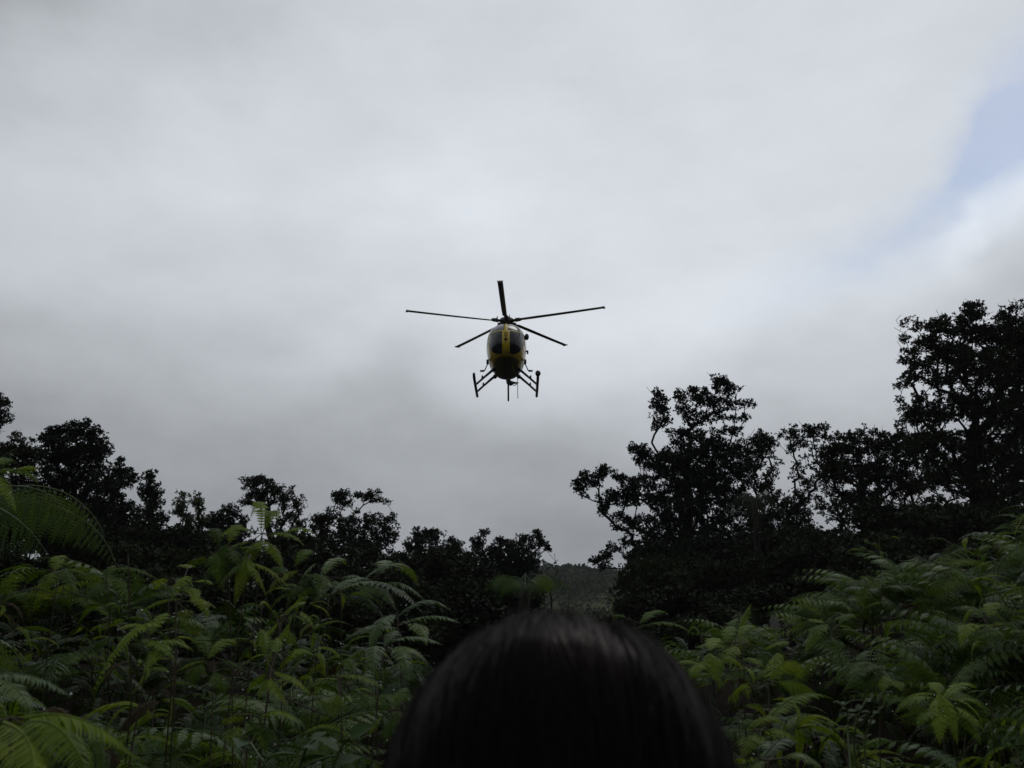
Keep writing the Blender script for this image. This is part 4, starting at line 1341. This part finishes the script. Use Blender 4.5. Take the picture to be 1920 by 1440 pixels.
patch('roof_strut', lambda c: (np.abs(c[:, 1]) < .028) & (c[:, 2] > 1.09) & (c[:, 0] > .35), 'frame', 0.018)
st = patch('centre_stripe', lambda c: (np.abs(c[:, 1]) < .125) & (c[:, 2] > .24) & (c[:, 2] < 1.05) & (c[:, 0] > .9), 'yellow', 0.014)


def on_nose(y, z, off=0.022):
    """Point on the front of the pod at a given y and z."""
    xi = np.linspace(0.2, 4.6, 400)
    best = None
    for ph in np.linspace(-1.5, 1.5, 121):
        V = hull(xi, np.full_like(xi, ph), off)
        dd = (V[:, 1] - y) ** 2 + (V[:, 2] - z) ** 2
        i = int(np.argmin(dd))
        if best is None or dd[i] < best[0]:
            best = (dd[i], V[i])
    return best[1]


def mark(yz, r=0.012):
    A = Acc()
    A.add(*polytube(np.array([on_nose(y, z) for y, z in yz]), r, 5))
    hp('marking', A, 'mark', st)


mark([(-.055, .90), (-.03, .96), (0, .99), (.03, .96), (.055, .90)], .014)
mark([(0, .795), (.05, .835), (0, .87), (-.05, .835), (0, .795)], .013)
mark([(-.05, .74), (.05, .74)], .009)
mark([(.06 * math.sin(a), .62 + .06 * math.cos(a)) for a in np.linspace(0, 2 * np.pi, 13)], .014)

# tail boom, fins, stabiliser, tail rotor
A = Acc()
A.add(*polytube(np.array([[-2.45, 0, 1.14], [-3.4, 0, 1.13], [-4.4, 0, 1.12], [-5.25, 0, 1.11]]), np.array([.185, .15, .115, .09]), 16))
hp('tail_boom', A, 'olive', sm=True)


def fin(name, pts, y, t, mat):
    """Flat tapered aerofoil in the x-z plane: pts outline, thickness t."""
    n = len(pts)
    V = np.array([[x, y - t / 2, z] for x, z in pts] + [[x, y + t / 2, z] for x, z in pts])
    k = np.arange(n)
    A = Acc()
    A.add(V, [np.stack([k, (k + 1) % n, (k + 1) % n + n, k + n], axis=1), np.array([list(range(n))[::-1], list(range(n, 2 * n))])])
    return hp(name, A, mat)


fin('tail_fin', [(-4.75, 1.15), (-5.15, 2.0), (-5.5, 2.0), (-5.3, 1.15)], 0, .06, 'yellow')
fin('ventral_fin', [(-4.8, 1.08), (-5.28, 1.08), (-5.42, .50), (-5.36, .30), (-5.22, .44)], 0.0, .075, 'black')
A = Acc()
A.add(*box((-5.3, 0, 2.02), (.36, 1.1, .045)))
sb = hp('stabiliser', A, 'yellow')
for s in (-1, 1):
    V, F = box((-5.32, s * .565, 2.02), (.42, .03, .42))
    A = Acc()
    A.add(V, F)
    hp('end_plate', A, 'yellow', sb)
TY = .40                    # tail rotor on the helicopter's left side
A = Acc()
A.add(*polytube(np.array([[-5.1, 0.0, 1.10], [-5.1, .12, 1.07], [-5.1, .30, 1.06], [-5.1, TY + .04, 1.06]]), np.array([.10, .085, .045, .035]), 10))
A.add(*ball((-5.1, .10, 1.05), (.13, .10, .12)))
A.add(*polytube(np.array([[-5.1, .18, .97], [-5.05, .28, .93], [-5.1, TY - .03, 1.0]]), .018, 6))
gb = hp('tail_gearbox', A, 'black', sm=True)
for s in (-1, 1):
    A = Acc()
    a = R(8)
    dirv = np.array([math.sin(a) * s * .3, 0.02, math.cos(a) * s])
    V = []
    for f, ch in ((.06, .05), (.2, .06), (.62, .055), (.70, .03)):
        p = np.array([-5.1, TY, 1.06]) + dirv * f
        V += [p + [-ch, -.008, 0], p + [ch, -.014, 0], p + [ch, .006, 0], p + [-ch, .014, 0]]
    F = []
    for i in range(3):
        for k in range(4):
            F.append([i * 4 + k, i * 4 + (k + 1) % 4, i * 4 + 4 + (k + 1) % 4, i * 4 + 4 + k])
    F += [[3, 2, 1, 0], [12, 13, 14, 15]]
    A.add(np.array(V), np.array(F))
    hp('tail_rotor_blade', A, 'blade')

# mast, hub and five blades
A = Acc()
A.add(*polytube(np.array([[-.02, 0, 1.66], [-.02, 0, 1.78], [0, 0, 1.86]]), np.array([.34, .26, .14]), 16))
hp('mast_fairing', A, 'black', sm=True)
A = Acc()
A.add(*polytube(np.array([[0, 0, 1.84], [0, 0, 1.92], [0, 0, 1.925], [0, 0, 2.13], [0, 0, 2.135], [0, 0, 2.20]]), np.array([.10, .10, .23, .25, .13, .10]), 18))
hp('rotor_hub', A, 'black', sm=True)
for k in range(5):
    psi = R(72 * k - 1.8)
    u = np.array([math.cos(psi), math.sin(psi), 0])
    v = np.array([-math.sin(psi), math.cos(psi), 0])
    zz = np.array([0, 0, 1.])
    c0 = np.array([0, 0, 2.05])
    A = Acc()
    rs = np.array([.50, .62, 1.2, 2.0, 3.0, 3.6, 3.83, 3.87])
    ch = np.array([.06, .15, .165, .165, .165, .165, .165, .10])
    V = []
    for r_, c_ in zip(rs, ch):
        tw = R(9 - 2.2 * r_)
        cone = 0.004 * r_ + 0.0025 * r_ ** 2
        cv = v * math.cos(tw) - zz * math.sin(tw) * (1)
        cn = zz * math.cos(tw) + v * math.sin(tw)
        p = c0 + u * r_ + zz * (cone - .02)
        th = .018
        prof = [(.25, 0), (.18, .75), (-.05, 1), (-.75, .12), (-.75, -.12), (-.05, -.7), (.18, -.55)]
        V += [p + cv * c_ * a_ * 1.15 + cn * th * b_ for a_, b_ in prof]
    m = 7
    F = [[i * m + j, i * m + (j + 1) % m, (i + 1) * m + (j + 1) % m, (i + 1) * m + j] for i in range(len(rs) - 1) for j in range(m)]
    A.add(np.array(V), [np.array(F), np.array([list(range(m))[::-1], [len(V) - m + j for j in range(m)]])])
    bo = hp('rotor_blade', A, 'blade')
    A = Acc()
    A.add(*polytube(np.array([c0 + u * .18, c0 + u * .34 - zz * .01, c0 + u * .38, c0 + u * .52, c0 + u * .60]), np.array([.07, .055, .085, .075, .05]), 8))
    A.add(*polytube(np.array([c0 + u * .42 - v * .02, c0 + u * .42 + v * .13 + zz * .02, c0 + u * .40 + v * .13 + zz * .10]), .022, 6))
    hp('blade_grip', A, 'black', bo, sm=True)
    A = Acc()
    V = []
    for r_ in (3.80, 3.88):
        cone = 0.004 * r_ + 0.0025 * r_ ** 2
        p = c0 + u * r_ + zz * (cone - .02)
        V += [p + v * .05 + zz * .022, p - v * .15 + zz * .014, p - v * .15 - zz * .014, p + v * .05 - zz * .022]
    A.add(np.array(V), np.array([[0, 1, 5, 4], [1, 2, 6, 5], [2, 3, 7, 6], [3, 0, 4, 7], [3, 2, 1, 0], [4, 5, 6, 7]]))
    hp('blade_tip_cap', A, 'tip', bo)

# landing gear
for s in (-1, 1):
    A = Acc()
    sk = np.array([[1.52, s * 1.15, -.50], [1.44, s * 1.15, -.555], [1.28, s * 1.15, -.60], [.6, s * 1.15, -.62], [-.4, s * 1.15, -.62], [-1.18, s * 1.15, -.62]])
    A.add(*polytube(sk, np.array([.045, .05, .052, .052, .052, .05]), 10))
    so = hp('skid', A, 'black', sm=True)
    if s == 1:
        A = Acc()
        A.add(*ball((1.50, 1.15, -.50), (.12, .10, .11), 14, 10))
        hp('skid_cap', A, 'black', sm=True)  # dark rounded cap on the skid's front tip
    for xa, xb in ((.22, .36), (-.72, -.62)):
        A = Acc()
        p = np.array([[xa, s * .42, .06], [xa, s * .55, -.01], [(xa + xb) / 2, s * .85, -.30], [xb, s * 1.15, -.60]])
        A.add(*polytube(p, np.array([.056, .050, .040, .038]), 10))
        A.add(*ball((xa, s * .46, .04), (.11, .09, .08)))
        hp('strut', A, 'black', sm=True)
        A = Acc()
        A.add(*polytube(np.array([[(xa + xb) / 2, s * .90, -.36], [(xa + xb) / 2 + .03, s * .90, -.22]]), np.array([.035, .03]), 8))
        hp('strut_bracket', A, 'black')
    A = Acc()
    A.add(*polytube(np.array([[.46, s * .66, .22], [.46, s * .74, .10], [.46, s * .80, -.06], [.46, s * .98, -.08]]), np.array([.02, .02, .024, .02]), 6))
    A.add(*box((.46, s * .90, -.09), (.16, .16, .025)))
    A.add(*box((.48, s * .70, .26), (.10, .09, .16)))
    hp('footstep', A, 'black')
A = Acc()
A.add(*polytube(np.array([[.62, .66, 1.14], [.66, .75, 1.16]]), .03, 8))
A.add(*ball((.68, .76, 1.17), (.07, .085, .13), 12, 8))
hp('side_mirror', A, 'black', sm=True)
A = Acc()
A.add(*polytube(np.array([[.3, .70, .72], [.3, .79, .74], [.3, .80, .62]]), np.array([.03, .045, .03]), 8))
hp('door_latch', A, 'black', sm=True)
A = Acc()
A.add(*polytube(np.array([[.95, .20, .10], [.75, .24, -.02], [.30, .28, -.06]]), .012, 6))
hp('belly_antenna', A, 'frame')

# ------------------------------------------------------------------ person watching the helicopter
HC = at(1045, 1140, 0.52)
hx, hy = float(HC[0]), float(HC[1])
person = thing('person', 'dark-haired person seen from behind at the bottom centre, watching the helicopter', 'person', (hx, hy, 0))
HZ = 1.6 - 0.1135             # centre of the head

verts = {
    'pelvis': (0, 0, .90, .135), 'waist': (0, .01, 1.05, .125), 'chest': (0, .005, 1.22, .14), 'collar': (0, -.01, 1.34, .09), 'neck': (0, -.005, 1.395, .052), 'skull0': (0, .005, 1.435, .060),
    'skull1': (0, .012, 1.48, .076), 'skull2': (0, .006, 1.522, .070)}
edges = [('pelvis', 'waist'), ('waist', 'chest'), ('chest', 'collar'), ('collar', 'neck'), ('neck', 'skull0'), ('skull0', 'skull1'), ('skull1', 'skull2')]
for s, n_ in ((-1, 'l'), (1, 'r')):
    for nm, v_ in (('sh', (.165, -.005, 1.31, .058)), ('el', (.215, -.03, 1.05, .042)), ('wr', (.225, .04, .82, .030)), ('palm', (.222, .058, .765, .030)),
                   ('hip', (.085, 0, .86, .105)), ('kn', (.095, .02, .48, .062)), ('an', (.10, -.02, .09, .042)), ('toe', (.11, .12, .035, .036))):
        verts[nm + n_] = (v_[0] * s, v_[1], v_[2], v_[3])
    edges += [('collar', 'sh' + n_), ('sh' + n_, 'el' + n_), ('el' + n_, 'wr' + n_), ('wr' + n_, 'palm' + n_), ('pelvis', 'hip' + n_), ('hip' + n_, 'kn' + n_), ('kn' + n_, 'an' + n_), ('an' + n_, 'toe' + n_)]
    for f, (a, b_, L) in enumerate(((-.018, .012, .07), (-.006, .016, .078), (.006, .015, .074), (.017, .010, .06))):
        r_ = .0095
        verts['f%d1' % f + n_] = (.222 * s + .002 * s, .062 + a * 1.1, .735, r_)
        verts['f%d2' % f + n_] = (.220 * s, .066 + a * 1.2, .735 - L * .5, r_ * .95)
        verts['f%d3' % f + n_] = (.212 * s, .068 + a * 1.2, .735 - L, r_ * .85)
        edges += [('palm' + n_, 'f%d1' % f + n_), ('f%d1' % f + n_, 'f%d2' % f + n_), ('f%d2' % f + n_, 'f%d3' % f + n_)]
    verts['t1' + n_] = (.212 * s, .092, .765, .011)
    verts['t2' + n_] = (.204 * s, .100, .725, .010)
    edges += [('palm' + n_, 't1' + n_), ('t1' + n_, 't2' + n_)]


def skin_mesh(name, keys, edg, scale, mat, parent, rootk, levels=2):
    ks = [k for k in verts if k in keys]
    ix = {k: i for i, k in enumerate(ks)}
    me = bpy.data.meshes.new(name)
    me.from_pydata([verts[k][:3] for k in ks], [(ix[a], ix[b_]) for a, b_ in edg if a in ix and b_ in ix], [])
    me.materials.append(M[mat])
    o = link(name, me, parent)
    o.modifiers.new('skin', 'SKIN').use_smooth_shade = True
    for i, k in enumerate(ks):
        r_ = verts[k][3] * scale(k)
        d_ = me.skin_vertices[0].data[i]
        d_.radius = (r_ * (1.25 if k in ('pelvis', 'waist', 'chest') else 1), r_ * (.85 if k in ('pelvis', 'waist', 'chest') else 1))
        d_.use_root = (k == rootk)
    sbm = o.modifiers.new('subd', 'SUBSURF')
    sbm.levels = sbm.render_levels = levels
    return o


skin_mesh('body', set(verts), edges, lambda k: 1.0, 'skin', person, 'pelvis')
torso = {'pelvis', 'waist', 'chest', 'collar', 'neck', 'shl', 'shr', 'ell', 'elr', 'wrl', 'wrr'}
skin_mesh('jacket', torso, edges, lambda k: {'wrl': 1.35, 'wrr': 1.35, 'neck': 1.28, 'collar': 1.3}.get(k, 1.2), 'shirt', person, 'pelvis')
skin_mesh('trousers', {'pelvis', 'hipl', 'hipr', 'knl', 'knr', 'anl', 'anr'}, edges, lambda k: 1.14 if k[:2] != 'an' else 1.5, 'trousers', person, 'pelvis')
for n_ in 'lr':
    skin_mesh('boot', {'an' + n_, 'toe' + n_}, edges, lambda k: 1.4, 'boot', person, 'an' + n_)
# face (turned away from the photographer)
A = Acc()
A.add(*ball((0, .088, 1.465), (.013, .020, .022)))
A.add(*ball((0, .078, 1.478), (.009, .016, .030)))
hp('nose', A, 'skin', person, sm=True)
for s in (-1, 1):
    A = Acc()
    A.add(*ball((s * .031, .076, 1.497), .0115))
    hp('eye', A, 'eye', person, sm=True)
    A = Acc()
    A.add(*ball((s * .082, .0, 1.475), (.010, .020, .032)))
    hp('ear', A, 'skin', person, sm=True)
A = Acc()
A.add(*ball((0, .080, 1.432), (.024, .010, .007)))
hp('mouth', A, 'skin', person, sm=True)

# hair: a cap and some thousands of flat locks running from the crown down the back of the head
EA, EB, EC = .0965, .108, .107
TILT = R(38)                 # the hair is combed back from above the forehead


def hair_point(th, s, off):
    """th azimuth (0 = right, pi/2 = front), s arc length from the crown in metres; off = lift."""
    amax = np.pi / 2 - TILT * np.sin(th)
    a = np.clip(s / .115, 0, amax)
    dx, dy, dz = np.cos(th) * np.sin(a), np.sin(th) * np.sin(a), np.cos(a)
    x = dx * (EA + off)
    y = (dy * math.cos(TILT) + dz * math.sin(TILT)) * (EB + off)
    z = HZ + (dz * math.cos(TILT) - dy * math.sin(TILT)) * (EC + off)
    down = np.maximum(s - .115 * amax, 0)
    tuck = np.clip(down / .16, 0, 1)
    back = np.maximum(-np.sin(th), 0)
    x = x * (1 - .10 * tuck * tuck)
    y = y + .02 * tuck * (back > 0)
    return np.stack([x, y, z - down], axis=-1)


ths = np.linspace(0, 2 * np.pi, 65)
ss = np.linspace(0, .46, 28)
TH, SS = np.meshgrid(ths[:-1], ss, indexing='ij')
front = np.clip((np.sin(TH) - .35) / .3, 0, 1)
SS2 = SS * (1 - front * .80)
V = hair_point(TH, SS2, -.004).reshape(-1, 3)
n1, n2 = 64, 28
F = np.array([[i * n2 + j, ((i + 1) % n1) * n2 + j, ((i + 1) % n1) * n2 + j + 1, i * n2 + j + 1] for i in range(n1) for j in range(n2 - 1)])
A = Acc()
A.add(V, F)
rg_ = np.random.default_rng(11)
NS, K = 13000, 8
lock = rg_.integers(0, 1100, NS)                       # strands gather in locks
lth = np.sort(rg_.uniform(0, 2 * np.pi, 1100))
th0 = lth[lock] + rg_.normal(size=NS) * .03
s0 = np.maximum(0.0, rg_.uniform(-.02, .20, NS))
ln = rg_.uniform(.10, .30, NS)
frn = np.clip((np.sin(th0) - .35) / .3, 0, 1)
s1 = np.minimum(s0 + ln, .46) * (1 - frn * .80)
s0 = s0 * (1 - frn * .8)
loff = rg_.uniform(-.001, .0035, 1100)[lock]
off = loff + rg_.uniform(-.001, .003, NS) + .0022 * np.sin(th0 * 5 + 1.2) * np.sin(th0 * 11)
fly = rg_.uniform(size=NS) < .04
off = off + fly * rg_.uniform(.001, .004, NS)
t = np.linspace(0, 1, K)[None]
sw = (rg_.normal(size=NS) * .05 + rg_.normal(size=1100)[lock] * .20)[:, None] * t ** 1.6
wob = .012 * np.sin(t * rg_.uniform(2, 7, (NS, 1)) + rg_.uniform(0, 6, (NS, 1)))
TH = th0[:, None] + sw + wob
SS = s0[:, None] + (s1 - s0)[:, None] * t
OF = off[:, None] * (0.15 + 0.85 * np.minimum(1, SS / .08)) - .003 * (t ** 6) + (fly[:, None] * t * .004)
wid = rg_.uniform(.00016, .00042, NS)
P = hair_point(TH, SS, OF)
dth = norm(hair_point(TH + .01, SS + 1e-4, OF) - P)
nrm_ = norm(P - np.array([0, 0, HZ]))
tw = rg_.normal(size=(NS, 1, 1)) * .14
dv = norm(dth + nrm_ * tw)
taper = (wid[:, None] * np.array([.6, 1, 1, 1, 1, .9, .7, .2])[None])[:, :, None]
V = np.stack([P - dv * taper, P + dv * taper], axis=2).reshape(-1, 3)
k = np.arange(K - 1)
q = np.stack([2 * k, 2 * k + 1, 2 * k + 3, 2 * k + 2], axis=1)
F = ((np.arange(NS) * 2 * K)[:, None, None] + q[None]).reshape(-1, 4)
A.add(V, F)
ho = hp('hair', A, 'hair', person, sm=True)

# ------------------------------------------------------------------ damp air
A = Acc()
A.add(*box((0, 250, 7.5), (1900, 1400, 20)))
hz = bpy.data.materials.new('damp_air')
hz.use_nodes = True
hz.node_tree.nodes.clear()
_n = NB(hz.node_tree)
_v = _n.n('ShaderNodeVolumePrincipled')
_v.inputs['Color'].default_value = (0.9, 0.93, 1.0, 1)
_v.inputs['Density'].default_value = 0.00026
_o = _n.n('ShaderNodeOutputMaterial')
_n.link(_v.outputs[0], _o.inputs['Volume'])
link('haze', A.mesh('haze', hz), kind='stuff')
